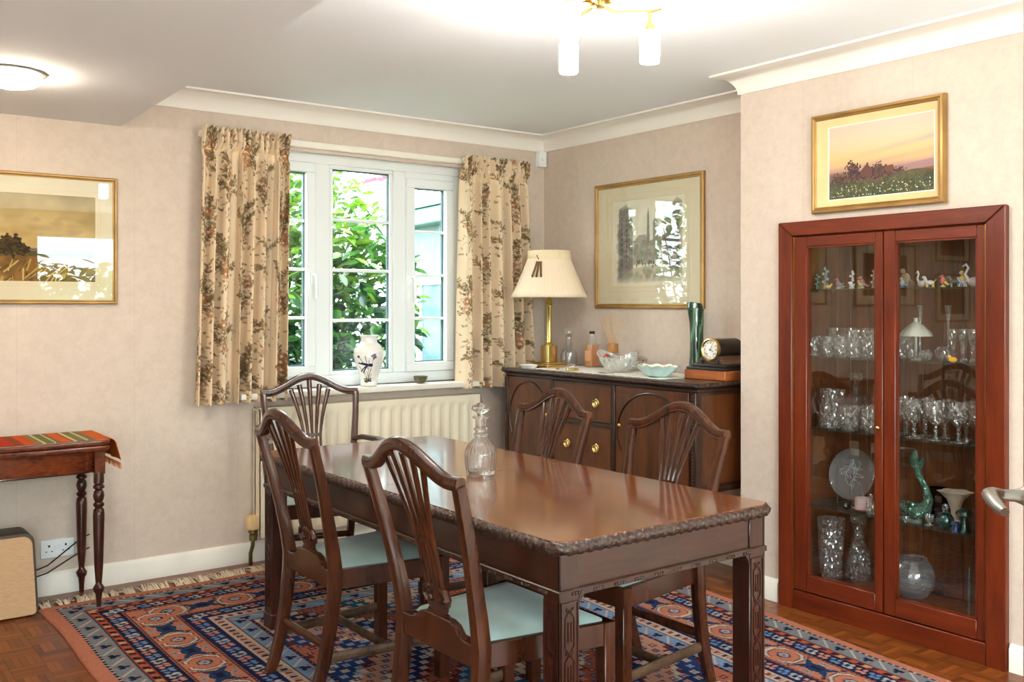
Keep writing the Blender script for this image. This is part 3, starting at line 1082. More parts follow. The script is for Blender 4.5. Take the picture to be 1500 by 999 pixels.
bush('garden_shrub', 'leafy shrub mirrored in the glass of the street picture', (.2, 7.1, -.2), (.2, 7.1, 1.1), (1.7, .7, 1.4), 0, 2600, 77, (.09, .14))
bush('garden_hedge', 'leafy garden hedge mirrored in the glass of the landscape picture', (1.9, -9.0, -.2), (1.9, -9.0, .7), (6.5, 1.1, 1.6), 0, 7000, 91, (.2, .32))
pale = plain('pale_render', srgb(102, 124, 132), .8, var=.05)
pgreen = plain('pale_green_fascia', srgb(72, 108, 104), .5)
pink = plain('red_plastic_gutter', srgb(150, 84, 104), .45)
gr = thing('garden_room', 'pale blue-white outbuilding with green eaves seen through the window', 'building', (4.35, 6.3, -.2))
MB().box(-.05, .6, -.95, 1.0, 0, 2.32).build('side_wall', pale, gr)
MB().prism([(-1.05, 2.26), (1.1, 2.20), (1.1, 2.34), (-1.05, 2.40)], -.17, -.05, 'x').build('fascia', pgreen, gr, bev=.01)
MB().prism([(-1.05, 2.40), (1.1, 2.34), (1.1, 2.38), (-1.05, 2.44)], -.19, .7, 'x').build('eaves_board', pgreen, gr)
MB().box(.1, .7, -.98, .1, 2.3, 3.3).build('upper_wall', pale, gr)
wf = MB()
for a, b, c, d in ((-.75, .75, .92, .98), (-.75, .75, 1.72, 1.78), (-.75, -.69, .98, 1.72), (.69, .75, .98, 1.72), (-.03, .03, .98, 1.72)):
    wf.box(-.09, -.05, a, b, c, d)
wfo = wf.build('window_frame', MAT['upvc'], gr, bev=.004)
MB().box(-.068, -.064, -.69, .69, .98, 1.72).build('pane', plain('blue_reflecting_glass', srgb(78, 106, 118), .12, spec=.8), gr)
MB().box(-.14, -.05, -.8, .8, .88, .92).build('window_ledge', MAT['upvc'], gr, bev=.005)
pr = thing('porch_roof', 'pinkish red gutter on a white porch edge above the bush', 'porch', (3.70, 7.10, -.2))
MB().tube([(-.16, .28, 2.50), (.13, -.33, 2.60)], .034, 12).ball((.10, -.27, 2.585), .045).build('gutter', pink, pr)
MB().tube([(-.16, .30, 2.42), (.13, -.31, 2.52)], (.03, .03), 4).build('fascia', MAT['upvc'], pr)
MB().box(.0, .09, -.03, .06, 0, 2.48).build('post', MAT['upvc'], pr)

# ------------------------------------------------------------------ dining table
TX0, TX1, TY0, TY1, TZ = 1.555, 2.43, 1.885, 3.86, .737
tcx, tcy = (TX0 + TX1) / 2, (TY0 + TY1) / 2
dt = thing('dining_table', 'polished mahogany dining table with carved edge and fretwork legs', 'table', (tcx, tcy, 0))
hx, hy = (TX1 - TX0) / 2, (TY1 - TY0) / 2
def rrect(hx, hy, r, seg=6, step=None):
    out = []
    for (cx, cy, a0) in ((hx - r, hy - r, 0), (-hx + r, hy - r, PI / 2), (-hx + r, -hy + r, PI), (hx - r, -hy + r, 3 * PI / 2)):
        for i in range(seg + 1):
            a = a0 + PI / 2 * i / seg
            out.append((cx + r * math.cos(a), cy + r * math.sin(a)))
    if step:
        res = []
        n = len(out)
        for i in range(n):
            a, b = out[i], out[(i + 1) % n]
            k = max(1, int(math.hypot(b[0] - a[0], b[1] - a[1]) / step))
            res += [(a[0] + (b[0] - a[0]) * j / k, a[1] + (b[1] - a[1]) * j / k) for j in range(k)]
        out = res
    return out
MB().prism(rrect(hx - .012, hy - .012, .05), TZ - .022, TZ).build('tabletop', MAT['top'], dt, bev=.002)
MB().box(-hx + .03, hx - .03, -.0008, .0008, TZ - .0015, TZ + .0003).build('leaf_joint', MAT['carve'], dt)
line = rrect(hx - .014, hy - .014, .05, 8, .0045)
vs, fs = [], []
nr, nl = 11, len(line)
s_acc = 0
for i, (x, y) in enumerate(line):
    x2, y2 = line[(i + 1) % nl]
    x1, y1 = line[i - 1]
    tx, ty = x2 - x1, y2 - y1
    ll = math.hypot(tx, ty)
    nx_, ny_ = ty / ll, -tx / ll
    s_acc += math.hypot(x - x1, y - y1) if i else 0
    for k in range(nr):
        th = PI / 2 - PI * 1.05 * k / (nr - 1)
        rr = .0165 + .0016 * math.sin(2 * PI * s_acc / .034 + 2.8 * th) + .0012 * math.sin(2 * PI * s_acc / .017 - 3.5 * th) + .0010 * math.sin(2 * PI * s_acc / .0095 + 4 * th)
        vs.append((x + nx_ * rr * math.cos(th), y + ny_ * rr * math.cos(th), TZ - .0195 + rr * math.sin(th) * 1.02))
for i in range(nl):
    j = (i + 1) % nl
    for k in range(nr - 1):
        fs.append((i * nr + k, j * nr + k, j * nr + k + 1, i * nr + k + 1))
MB().add(vs, fs).build('carved_edge', MAT['carve'], dt, ang=80)
LG, IN = .068, .030
ax, ay = hx - IN, hy - IN
az0, az1 = .603, TZ - .034
for q in ((-ay + .006, -ay + .03), (ay - .03, ay - .006)): MB().box(-ax + LG, ax - LG, q[0], q[1], az0, az1).build('apron', MAT['mahog_x'], dt)
for q in ((-ax + .006, -ax + .03), (ax - .03, ax - .006)): MB().box(q[0], q[1], -ay + LG, ay - LG, az0, az1).build('apron', MAT['mahog'], dt)
MB().box(-ax + .03, ax - .03, -ay + .03, ay - .03, TZ - .03, TZ - .022).build('underframe', MAT['mahog'], dt)
m = MB().sweep([(-ax, -ay), (-ax, ay), (ax, ay), (ax, -ay)], [(-.006, .590), (-.006, .604), (-.003, .607), (.004, .607), (.01, .607), (.01, .590)], True)
b = MB()
for (x0, y0, x1, y1) in ((-ax, -ay, ax, -ay), (ax, -ay, ax, ay), (ax, ay, -ax, ay), (-ax, ay, -ax, -ay)):
    ln = math.hypot(x1 - x0, y1 - y0)
    k = 0
    t = .04
    while t < ln - .03:
        for q in range(4):
            tt = (t + q * .0095) / ln
            ox, oy = (0, -.006) if y0 == y1 == -ay else ((.006, 0) if x0 == x1 == ax else ((0, .006) if y0 == y1 else (-.006, 0)))
            b.ball((x0 + (x1 - x0) * tt + ox, y0 + (y1 - y0) * tt + oy, .5965), .0054, 6, 4)
        t += .075
mo = m.build('bead_moulding', MAT['mahog'], dt)
b.build('carved_beads', MAT['carve'], mo, fix=False)['kind'] = 'stuff'
def fret(mb, face):
    # raised blind fret on one face of a leg: face gives (u, z, proud) -> xyz
    e = .0035
    def bar(u0, z0, u1, z1, w=.0035):
        d = Vector((u1 - u0, z1 - z0)).normalized()
        n = Vector((-d.y, d.x)) * w / 2
        q = [(u0 + n.x, z0 + n.y), (u1 + n.x, z1 + n.y), (u1 - n.x, z1 - n.y), (u0 - n.x, z0 - n.y)]
        mb.add([face(u, z, -.001) for u, z in q] + [face(u, z, e) for u, z in q], [(4, 5, 6, 7), (0, 4, 7, 3), (1, 2, 6, 5), (0, 1, 5, 4), (3, 7, 6, 2)])
    for u in (-.0275, .0275): bar(u, .10, u, .575, .004)
    bar(-.0275, .573, .0275, .573)
    z = .12
    while z < .55:
        for sg in (-1, 1):
            bar(sg * .015, z, sg * .015, z + .075)
            bar(sg * .015, z + .075, 0, z + .094)
            bar(sg * .015, z, 0, z - .019)
            bar(sg * .005, z + .012, sg * .005, z + .063, .003)
        bar(-.013, z + .094, .013, z + .094, .003)
        bar(0, z + .085, .012, z + .1)
        bar(0, z + .085, -.012, z + .1)
        z += .113
for sx in (-1, 1):
    for sy in (-1, 1):
        x0, y0 = sx * ax, sy * ay
        cx_, cy_ = x0 - sx * LG / 2, y0 - sy * LG / 2
        h = LG / 2
        m = MB().box(cx_ - h, cx_ + h, cy_ - h, cy_ + h, .0135, .59).box(cx_ - h + .001, cx_ + h - .001, cy_ - h + .001, cy_ + h - .001, .59, az1)
        m.prism([(cx_ - sx * h, .56), (cx_ - sx * (h + .022), .59), (cx_ - sx * h, .59)], cy_ - h, cy_ + h, 'y')
        m.box(cx_ - h - .006, cx_ + h + .006, cy_ - h - .006, cy_ + h + .006, .0135, .075)
        lg = m.build('leg', MAT['mahog_z'], dt, bev=.0025)
        fr = MB()
        fret(fr, lambda u, z, p: (cx_ + u, cy_ + sy * (h + p), z))
        fret(fr, lambda u, z, p: (cx_ + sx * (h + p), cy_ + u, z))
        for du in (-.004, 0, .004): fr.tube([(cx_ + sx * (h - .001), cy_ + sy * (h - .001), .08), (cx_ + sx * (h - .001), cy_ + sy * (h - .001), az1)], .0032, 6)
        fr.build('fretwork', MAT['mahog_z'], lg)

# ------------------------------------------------------------------ dining chairs
def chair_parts(root, arm=False, sc=1.0):
    def bx(z): return -.205 - .10 * max(0, (z - .44) / .445) ** 1.25
    E, ZE, ZC = .222 * sc, .885, .970
    if arm: ZE, ZC = .905, .985
    pz = [.0135, .06, .14, .26, .38, .44, .52, .62, .72, .80, .86, ZE]
    px = [-.287, -.268, -.245, -.222, -.208, -.205] + [bx(z) for z in pz[6:]]
    py = [.176, .177, .179, .182, .185, .186, .189, .197, .208, .217, .222, .224]
    pr = [(.015, .019), (.016, .02), (.017, .021), (.018, .022), (.019, .023), (.019, .023), (.018, .022), (.017, .020), (.016, .018), (.015, .017), (.015, .016), (.016, .015)]
    for sg in (-1, 1):
        MB().tube([(x, sg * y * sc, z) for x, y, z in zip(px, py, pz)], pr, 12, L=(0, 1, 0), p=5).build('back_post', MAT['chair'], root)
    def zc(y):
        t = abs(y) / E
        if t > .9: return ZE + .004
        return ZE + .004 + (ZC - ZE - .004) * (.5 + .5 * math.cos(PI * t / .9)) ** .9
    pts, rr = [], []
    for k in range(49):
        y = -E - .012 + (2 * E + .024) * k / 48
        t = abs(y) / E
        pts.append((bx(zc(y)) - .012 * (1 - t * t), y, zc(y)))
        rr.append((.0165, .019))
    MB().tube(pts, rr, 12, L=(1, 0, 0), p=3.2).build('crest_rail', MAT['chair'], root)
    MB().tube([(p[0] + .013, p[1] * .98, p[2] - .013) for p in pts[2:-2]], .0045, 6).build('crest_bead', MAT['chair'], root)
    m = MB()
    for i in (-2, -1, 0, 1, 2):
        pts, rr = [], []
        for k in range(20):
            z = .548 + (.99 - .548) * k / 19
            f = max(0, (z - .68) / .25)
            y = i * (.0195 + .0275 * f ** 1.5) * sc
            if z > zc(y) - .008: break
            pts.append((bx(z) - .010 * f, y, z))
            w = .0062 + .0065 * min(1, f) ** 1.3
            rr.append((w, .0065))
        m.tube(pts, rr, 8, L=(0, 1, 0), p=4)
    def slab(z0, z1, hw0, hw1, yo=0):
        m.tube([(bx(z0), yo, z0), (bx((z0 + z1) / 2), yo, (z0 + z1) / 2), (bx(z1), yo, z1)], [(hw0, .0065), ((hw0 + hw1) / 2, .0065), (hw1, .0065)], 8, L=(0, 1, 0), p=6)
    slab(.690, .706, .044 * sc, .046 * sc)
    slab(.470, .492, .062 * sc, .050 * sc)
    slab(.492, .520, .040 * sc, .056 * sc)
    for sg in (-1, 1):
        m.tube([(bx(.515), sg * .046 * sc, .515), (bx(.535), sg * .056 * sc, .535), (bx(.555), sg * .046 * sc, .556), (bx(.566), sg * .020 * sc, .566)], [(.010, .0065)] * 4, 8, L=(1, 0, 0), p=4)
        m.tube([(bx(.54), sg * .024 * sc, .522), (bx(.54), sg * .03 * sc, .535), (bx(.54), sg * .02 * sc, .545)], [(.006, .006)] * 3, 6, L=(1, 0, 0))
    slab(.515, .57, .010, .012)
    slab(.555, .572, .046 * sc, .046 * sc)
    m.build('splat', MAT['chair'], root)
    w = .186 * sc
    top = [(-w, .447), (-.13 * sc, .447), (-.105 * sc, .455), (-.085 * sc, .474), (-.06 * sc, .482), (.06 * sc, .482), (.085 * sc, .474), (.105 * sc, .455), (.13 * sc, .447), (w, .447)]
    MB().prism([(-w, .385)] + top + [(w, .385)], -.222, -.194, 'x').build('back_rail', MAT['chair'], root, bev=.003)
    f0, r0 = .245 * sc, .186 * sc
    xs0, xs1 = -.2, .215
    m = MB()
    for sg in (-1, 1):
        q = [(xs0, sg * r0), (xs1, sg * f0), (xs1, sg * (f0 - .026)), (xs0, sg * (r0 - .026))]
        m.prism(q, .383, .449)
    m.prism([(xs1 - .026, -f0), (xs1, -f0), (xs1, f0), (xs1 - .026, f0)], .383, .449)
    m.build('seat_frame', MAT['chair'], root, bev=.002)
    def cush(u, v):
        x = -.185 + .388 * u
        hw = (r0 - .014) + (f0 - r0) * u
        y = -hw + 2 * hw * v
        e = min(u, 1 - u, v, 1 - v)
        return (x, y, .447 + .026 * (1 - (1 - min(1, e / .28)) ** 2.6))
    c = MB().grid(cush, 20, 20).build('seat_cushion', MAT['seat'], root, ang=180)
    for sg in (-1, 1):
        MB().box(.175, .2165, sg * (f0 - .021) - .0205, sg * (f0 - .021) + .0205, .0135, .449).build('leg', MAT['chair'], root, bev=.003)
        MB().tube([(-.243, sg * .178 * sc, .155), (.19, sg * (f0 - .022), .155)], [(.009, .017)] * 2, 8, L=(0, 1, 0), p=6).build('stretcher', MAT['chair_pale'], root)
    MB().tube([(-.01, -.2 * sc, .155), (-.01, .2 * sc, .155)], [(.009, .015)] * 2, 8, L=(1, 0, 0), p=6).build('stretcher', MAT['chair_pale'], root)
    MB().tube([(-.235, -.178 * sc, .195), (-.235, .178 * sc, .195)], [(.009, .015)] * 2, 8, L=(1, 0, 0), p=6).build('stretcher', MAT['chair'], root)
    if arm:
        for sg in (-1, 1):
            a = MB().tube([(-.232, sg * .205 * sc, .675), (-.15, sg * .225 * sc, .690), (-.02, sg * .262 * sc, .692), (.08, sg * .275 * sc, .688), (.13, sg * .272 * sc, .678)], [(.016, .013), (.017, .013), (.020, .013), (.022, .013), (.018, .012)], 10, L=(0, 1, 0), p=3).build('arm', MAT['chair'], root)
            MB().tube([(.085, sg * .272 * sc, .685), (.06, sg * .268 * sc, .62), (.09, sg * .262 * sc, .53), (.10, sg * (.25) * sc, .40)], [(.012, .014), (.012, .015), (.013, .017), (.013, .019)], 10, L=(0, 1, 0), p=3).build('arm_support', MAT['chair'], a)
G = 'matching dining chairs'
ch = thing('dining_chair', 'dining chair nearest the viewer, its back to us beside the front table leg', 'chair', (1.662, 2.278, 0), 0, G)
chair_parts(ch)
copy_tree(ch, (1.682, 3.155, 0), 0, 'dining chair with its back to us at the far end of the near long side', G)
copy_tree(ch, (2.325, 3.218, 0), PI, 'dining chair across the table in front of the sideboard drawers', G)
copy_tree(ch, (2.313, 2.478, 0), PI + .03, 'dining chair across the table nearest the glass cabinet', G)
ch.scale = (1, 1.06, 1)
ac = thing('dining_chair', 'dining chair with arms at the table end by the radiator', 'chair', (2.036, 4.225, 0), math.radians(-104), G)
chair_parts(ac, True, 1.04)

# ------------------------------------------------------------------ sideboard
SX, SY0, SY1, SZ, SB = 3.36, 3.07, 4.61, .98, .47
sd = thing('sideboard', 'dark wooden sideboard with arched doors and brass ring pulls', 'sideboard', (SX, (SY0 + SY1) / 2, 0))
hw = (SY1 - SY0) / 2
MB().box(.012, .54, -hw + .012, hw - .012, SZ - .026, SZ).build('worktop', MAT['side_d'], sd, bev=.003)
vs, fs = [], []
eline = [(.54, -hw + .012)] + [(.012 + .02 * k, -hw + .012) for k in range(26, -1, -1)] + [(.012, -hw + .012 + (2 * hw - .024) * k / 150) for k in range(1, 151)] + [(.012 + .02 * k, hw - .012) for k in range(1, 27)]
# gadrooned edge
ed = []
for i in range(len(eline) - 1):
    a, b = eline[i], eline[i + 1]
    k = max(1, int(math.hypot(b[0] - a[0], b[1] - a[1]) / .0033))
    ed += [(a[0] + (b[0] - a[0]) * j / k, a[1] + (b[1] - a[1]) * j / k) for j in range(k)]
sa = 0
for i, (x, y) in enumerate(ed):
    x1, y1 = ed[max(0, i - 1)]
    x2, y2 = ed[min(len(ed) - 1, i + 1)]
    tx, ty = x2 - x1, y2 - y1
    ll = math.hypot(tx, ty) or 1
    n1, n2 = -ty / ll, tx / ll
    sa += math.hypot(x - x1, y - y1)
    for k in range(7):
        th = PI / 2 - PI * k / 6
        rr = .0105 + .0022 * math.sin(2 * PI * sa / .016 + 1.6 * th)
        vs.append((x + n1 * rr * math.cos(th), y + n2 * rr * math.cos(th), SZ - .0125 + rr * math.sin(th)))
for i in range(len(ed) - 1):
    for k in range(6):
        fs.append((i * 7 + k, (i + 1) * 7 + k, (i + 1) * 7 + k + 1, i * 7 + k + 1))
MB().add(vs, fs).build('carved_edge', MAT['side_d'], sd, ang=80)
m = MB().box(.035, .53, -hw + .02, hw - .02, SB, SZ - .026)
m.build('carcass', MAT['side_d'], sd)
MB().box(.028, .536, -hw + .014, hw - .014, SB - .012, SB + .012).build('base_moulding', MAT['side_d'], sd, bev=.005)
MB().box(.030, .536, -hw + .016, hw - .016, SZ - .045, SZ - .026).build('top_moulding', MAT['side_d'], sd, bev=.004)
MB().box(.06, .5, -hw + .0195, -hw + .022, SB + .03, SZ - .06).build('side_panel', MAT['side'], sd)
# local y here: world Y minus centre; right in the picture is smaller Y
yc = (SY0 + SY1) / 2
dz0, dz1 = SB + .016, SZ - .048
def front_panel(y0, y1, z0, z1, name, x=.024):
    return MB().box(x, .04, y0, y1, z0, z1).build(name, MAT['side'], sd, bev=.002)
Y_A, Y_B = 4.155 - yc, 3.655 - yc
for (y0, y1) in ((Y_A + .014, hw - .05), (-hw + .07, Y_B - .014)):
    d = front_panel(y0, y1, dz0, dz1, 'door')
    pts = []
    cy_, ry_ = (y0 + y1) / 2, (y1 - y0) / 2 - .015
    zc_, rz_ = dz0 + .22, dz1 - dz0 - .24
    for k in range(25):
        a = -.5 + (PI + 1.0) * k / 24
        pts.append((.023, cy_ + ry_ * math.cos(a), zc_ + (rz_ if math.sin(a) > 0 else .2) * math.sin(a)))
    MB().tube(pts, .005, 6).build('arched_bead', MAT['side_d'], d)
    MB().lathe([(.0, 0), (.008, .0), (.011, .004), (.006, .01), (0, .012)], 10, None, Matrix.Translation((.024, y0 + .03 if y0 > 0 else y1 - .03, dz0 + .25)) @ Matrix.Rotation(-PI / 2, 4, 'Y')).build('keyhole_plate', MAT['brass'], d)
for (z0, z1) in ((.735, dz1), (dz0, .712)):
    d = front_panel(Y_B + .012, Y_A - .012, z0, z1, 'drawer')
    b = MB()
    for (a0, a1, c0, c1) in ((Y_B + .014, Y_A - .014, z0 + .002, z0 + .007), (Y_B + .014, Y_A - .014, z1 - .007, z1 - .002), (Y_B + .014, Y_B + .019, z0, z1), (Y_A - .019, Y_A - .014, z0, z1)):
        b.box(.020, .025, a0, a1, c0, c1)
    b.build('cock_bead', MAT['side_d'], d)
    for yy in (4.018 - yc, 3.785 - yc):
        zz = (z0 + z1) / 2
        R = Matrix.Translation((.024, yy, zz)) @ Matrix.Rotation(-PI / 2, 4, 'Y')
        k = MB().lathe([(0, 0), (.021, 0), (.021, .003), (.018, .006), (.015, .002), (.009, .002), (.006, .010), (0, .012)], 20, lambda a, r, z: 1, R @ Matrix.Scale(1.12, 4, (1, 0, 0)))
        k.tube([(.010, yy + .0155 * math.cos(a), zz - .002 + .017 * math.sin(a)) for a in [2 * PI * i / 20 for i in range(21)]], .003, 6)
        k.build('ring_pull', MAT['brass2'], d)
for yy in (Y_A, Y_B, hw - .036, -hw + .036):
    m = MB().box(.018, .04, yy - .012 if abs(yy) < .5 else yy - .017, yy + .012 if abs(yy) < .5 else yy + .017, dz0 - .004, dz1 + .003)
    st = m.build('stile', MAT['side_d'], sd, bev=.003)
    if abs(yy) > .5:
        m = MB()
        for k in range(26): m.ball((.017, yy, dz0 + .02 + k * .0165), (.004, .006, .007), 6, 4)
        m.build('carved_drop', MAT['side_d'], st, fix=False)
MB().box(.022, .04, Y_B, Y_A, .712, .735).build('drawer_rail', MAT['side_d'], sd, bev=.003)
for yy in (-hw + .05, hw - .05, Y_A - .02, Y_B + .02):
    for xx in (.06, .50):
        if xx == .5 and abs(yy) < .5: continue
        MB().tube([(xx, yy, SB - .01), (xx - .01, yy, .36), (xx, yy, .2), (xx, yy, .06), (xx, yy, .0045 if xx > .3 else .0045)], [.027, .024, .018, .015, .022], 10, L=(0, 1, 0), p=3).build('leg', MAT['side_d'], sd)
def wb(mb, name, mat, parent, **kw):
    # geometry given in world coordinates, parent unrotated
    return mb.build(name, mat, parent, loc=tuple(-parent.location), **kw)
T = Matrix.Translation

# ------------------------------------------------------------------ built-in glass cabinet
cb = thing('display_cabinet', 'built-in mahogany cabinet with two glazed doors full of glassware', 'cabinet', (3.59, 2.255, 0))
FX, A0, A1, AT = 3.558, 1.748, 2.762, 1.714
def frame_bar(poly, name='frame'):
    return poly
m = MB().prism([(A1, 0), (A1, AT), (A1 - .075, AT - .063), (A1 - .075, 0)], FX, BX, 'x')
wb(m, 'frame_stile', MAT['cab'], cb, bev=.004)
m = MB().prism([(A0, 0), (A0, AT), (A0 + .075, AT - .063), (A0 + .075, 0)], FX, BX, 'x')
wb(m, 'frame_stile', MAT['cab'], cb, bev=.004)
m = MB().prism([(A1, AT), (A0, AT), (A0 + .075, AT - .063), (A1 - .075, AT - .063)], FX, BX, 'x')
wb(m, 'frame_head', MAT['cab_y'], cb, bev=.004)
wb(MB().box(FX + .006, BX, A0 + .075, A1 - .075, 0, .086), 'plinth_board', MAT['cab_y'], cb, bev=.003)
def cdoor(y0, y1, s0, s1, knob):
    z0, z1, r0, r1 = .090, 1.647, .163, 1.602
    x0, x1 = FX + .010, FX + .034
    root = wb(MB().box(x0, x1, y0, y0 + s0, z0, z1), 'door', MAT['cab'], cb, bev=.003)
    def sub(mb, name, mat, **kw):
        o = mb.build(name, mat, root, **kw)
        return o
    for q in ((z0, r0), (r1, z1)): sub(MB().box(x0, x1, y0 + s0, y1 - s1, q[0], q[1]), 'door_rail', MAT['cab_y'], bev=.003)
    sub(MB().box(x0, x1, y1 - s1, y1, z0, z1), 'door_stile', MAT['cab'], bev=.003)
    a0, a1 = y0 + s0, y1 - s1
    sub(MB().box(x0 + .004, x0 + .02, a0, a0 + .006, r0, r1).box(x0 + .004, x0 + .02, a1 - .006, a1, r0, r1).box(x0 + .004, x0 + .02, a0, a1, r0, r0 + .006).box(x0 + .004, x0 + .02, a0, a1, r1 - .006, r1), 'glazing_bead', MAT['cab'])
    sub(MB().box(x0 + .016, x0 + .019, a0, a1, r0, r1), 'pane', MAT['cpane'])
    if knob:
        sub(MB().ball((x0 - .008, knob, .845), .009).lathe([(.005, 0), (.004, .008)], 8, None, T((x0, knob, .845)) @ Matrix.Rotation(-PI / 2, 4, 'Y')), 'knob', MAT['brass2'])
    hg = MB()
    hy = y1 if not knob else y1
    sub(MB().box(x0 - .001, x0 + .004, (y1 - .002) if knob else (y0 - .002), (y1 + .002) if knob else (y0 + .002), z0, z1), 'hinge_strip', MAT['brass'])
cdoor(2.249, 2.683, .034, .066, 2.266)
cdoor(1.826, 2.245, .034, .052, None)
BKX = 3.885
k = 0
y = CY0
bw = (CY1 - CY0) / 10
while k < 10:
    wb(MB().box(BKX, BKX + .012, CY0 + k * bw + .0008, CY0 + (k + 1) * bw - .0008, .11, CTZ), 'back_board', MAT['cab_in'], cb, bev=.002)
    k += 1
wb(MB().box(BX + .01, BKX, CY1 - .014, CY1 - .001, .11, CTZ), 'side_board', MAT['cab_in'], cb)
wb(MB().box(BX + .01, BKX, CY0 + .001, CY0 + .014, .11, CTZ), 'side_board', MAT['cab_in'], cb)
wb(MB().box(BX, BKX + .02, CY0 + .001, CY1 - .001, .10, .125), 'bottom_board', MAT['cab_in'], cb)
wb(MB().box(BX, BKX + .02, CY0 + .001, CY1 - .001, CTZ - .015, CTZ - .001), 'top_board', MAT['cab_in'], cb)
SH = [1.417, 1.120, .805, .460, .125]
for z in SH[:4]:
    wb(MB().box(3.625, 3.872, CY0 + .018, CY1 - .018, z - .006, z), 'glass_shelf', MAT['shelf'], cb)
    pg = MB()
    for yy in (CY0 + .014, CY1 - .014):
        for xx in (3.65, 3.85): pg.tube([(xx, yy - .004, z - .010), (xx, yy + .004, z - .010)], .004, 6)
    wb(pg, 'shelf_peg', MAT['brass'], cb)

# ------------------------------------------------------------------ glassware builders
def flu(n, amp): return lambda a, r, z: 1 + amp * math.cos(n * a)
def tumbler_mb(h, r0, r1, th=.003, n=28, nf=14, amp=.03):
    return MB().lathe([(0, 0), (r0 * .9, 0), (r0, .004), (r0 + (r1 - r0) * .55, h * .55), (r1 * .985, h * .8), (r1, h), (r1 - th, h), (r1 - th - .001, h * .8), (r0 - th, .012), (0, .010)], n, lambda a, r, z: 1 + amp * math.cos(nf * a) * (1 if z < h * .7 else 0))
def goblet_mb(h, r, nf=10):
    s = h * .42
    return MB().lathe([(0, 0), (r * .86, 0), (r * .84, .003), (.010, .008), (.006, s * .4), (.011, s * .55), (.006, s * .72), (.008, s * .9), (r * .55, s * 1.12), (r * .9, s * 1.5), (r, h * .8), (r * 1.04, h), (r * 1.04 - .002, h), (r - .003, h * .8), (r * .88 - .003, s * 1.5), (r * .45, s * 1.18), (0, s * 1.08)], 24, lambda a, rr, z: 1 + (.05 * math.cos(nf * a) if s < z < h * .8 else 0))
def vase_mb(prof, th=.003, n=24, flute=None):
    inner = [(max(.001, r - th), z) for r, z in prof[::-1]]
    inner[-1] = (0, prof[0][1] + th * 2)
    return MB().lathe([(0, prof[0][1])] + prof + inner, n, flute)
def put(mb, name, mat, label, cat, loc, group=None, rz=0, **kw):
    return tag(mb.build(name, mat, None, loc=loc, rz=rz, **kw), label, cat, group)
def dup(o, loc, label=None, rz=0):
    c = o.copy()
    COL.objects.link(c)
    c.location = loc
    c.rotation_euler.z = rz
    if label: c['label'] = label
    return c
GL, CG = MAT['clear'], MAT['crystal']
e = .0004
# second shelf, behind the door with the knob
z = SH[1] + e
t0 = put(tumbler_mb(.088, .028, .033), 'whisky_tumbler', CG, 'short cut-glass tumbler on the second cabinet shelf, first from the frame', 'glass', (3.665, 2.648, z), 'short tumblers in front')
for yy, q in ((2.578, 'second'), (2.508, 'third')): dup(t0, (3.665, yy, z), 'short cut-glass tumbler on the second cabinet shelf, %s from the frame' % q, rz=yy)
t1 = put(tumbler_mb(.118, .028, .034), 'tall_tumbler', CG, 'tall cut-glass tumbler right next to the three short ones in the cabinet', 'glass', (3.668, 2.444, z), 'tall tumblers in front')
for xx, yy, lb in ((3.668, 2.372, 'tall cut-glass tumbler second along from the three short ones'), (3.668, 2.30, 'tall cut-glass tumbler behind the door stile with the knob')): dup(t1, (xx, yy, z), lb, rz=yy)
t2 = put(tumbler_mb(.125, .027, .034, nf=10), 'tall_tumbler', CG, 'back-row tall glass on the second cabinet shelf, first from the frame', 'glass', (3.80, 2.640, z), 'tall glasses at the back')
for yy, q in ((2.565, 'second'), (2.490, 'third'), (2.415, 'fourth')): dup(t2, (3.80, yy, z), 'back-row tall glass on the second cabinet shelf, %s from the frame' % q, rz=yy)
# second shelf, other door
t3 = put(tumbler_mb(.10, .024, .028), 'liqueur_tumbler', CG, 'small back tumbler nearest the door meeting edge on the second shelf', 'glass', (3.79, 2.315, z), 'small tumblers at the back')
dup(t3, (3.80, 2.268, z), 'small back tumbler beside the trumpet vase on the second shelf')
def lump_mb(r, sd):
    rr = random.Random(sd)
    m = MB()
    vs, fs = [], []
    m.ball((0, 0, r * .8), (r, r * .95, r * .8), 9, 6)
    m.v = [(x * (1 + rr.uniform(-.12, .12)), y * (1 + rr.uniform(-.12, .12)), max(0, z_ * (1 + rr.uniform(-.12, .12)))) for x, y, z_ in m.v]
    return m
for (xx, yy, r_, lb) in ((3.68, 2.236, .022, 'smallest faceted crystal paperweight, by the door meeting edge'), (3.685, 2.180, .024, 'faceted crystal paperweight next to the pale cone'), (3.675, 2.125, .029, 'chunky faceted crystal paperweight in the middle of the second shelf'), (3.685, 2.052, .036, 'largest faceted crystal paperweight, behind the yellow duck')):
    put(lump_mb(r_, int(yy * 1000)), 'crystal_paperweight', CG, lb, 'paperweight', (xx, yy, z), 'crystal paperweights', ang=5)
for (xx, yy, lb) in ((3.80, 2.222, 'tall slender trumpet vase behind the pale cone in the cabinet'), (3.80, 2.098, 'tall slender trumpet vase beside the small wine glasses in the cabinet')):
    put(vase_mb([(.026, 0), (.024, .004), (.007, .012), (.006, .10), (.008, .17), (.013, .21), (.017, .225)], .002), 'trumpet_vase', GL, lb, 'vase', (xx, yy, z), 'trumpet vases')
cone = put(MB().lathe([(.064, 0), (.062, .012), (.028, .046), (.009, .058), (.009, .075), (.007, .075), (.006, .056), (.026, .043), (.060, .010), (.062, 0)], 28, None, T((0, 0, .098)), close=True).lathe([(.022, 0), (.02, .004), (.005, .01), (.004, .155), (.0, .156)], 12), 'cone_ornament', cut_glass('frosted_glass', (.86, .86, .76, 1), .3, .3, .45), 'pale frosted cone on a slender stem on the second cabinet shelf', 'shade', (3.715, 2.190, z))  # pale frosted cone on a thin stem
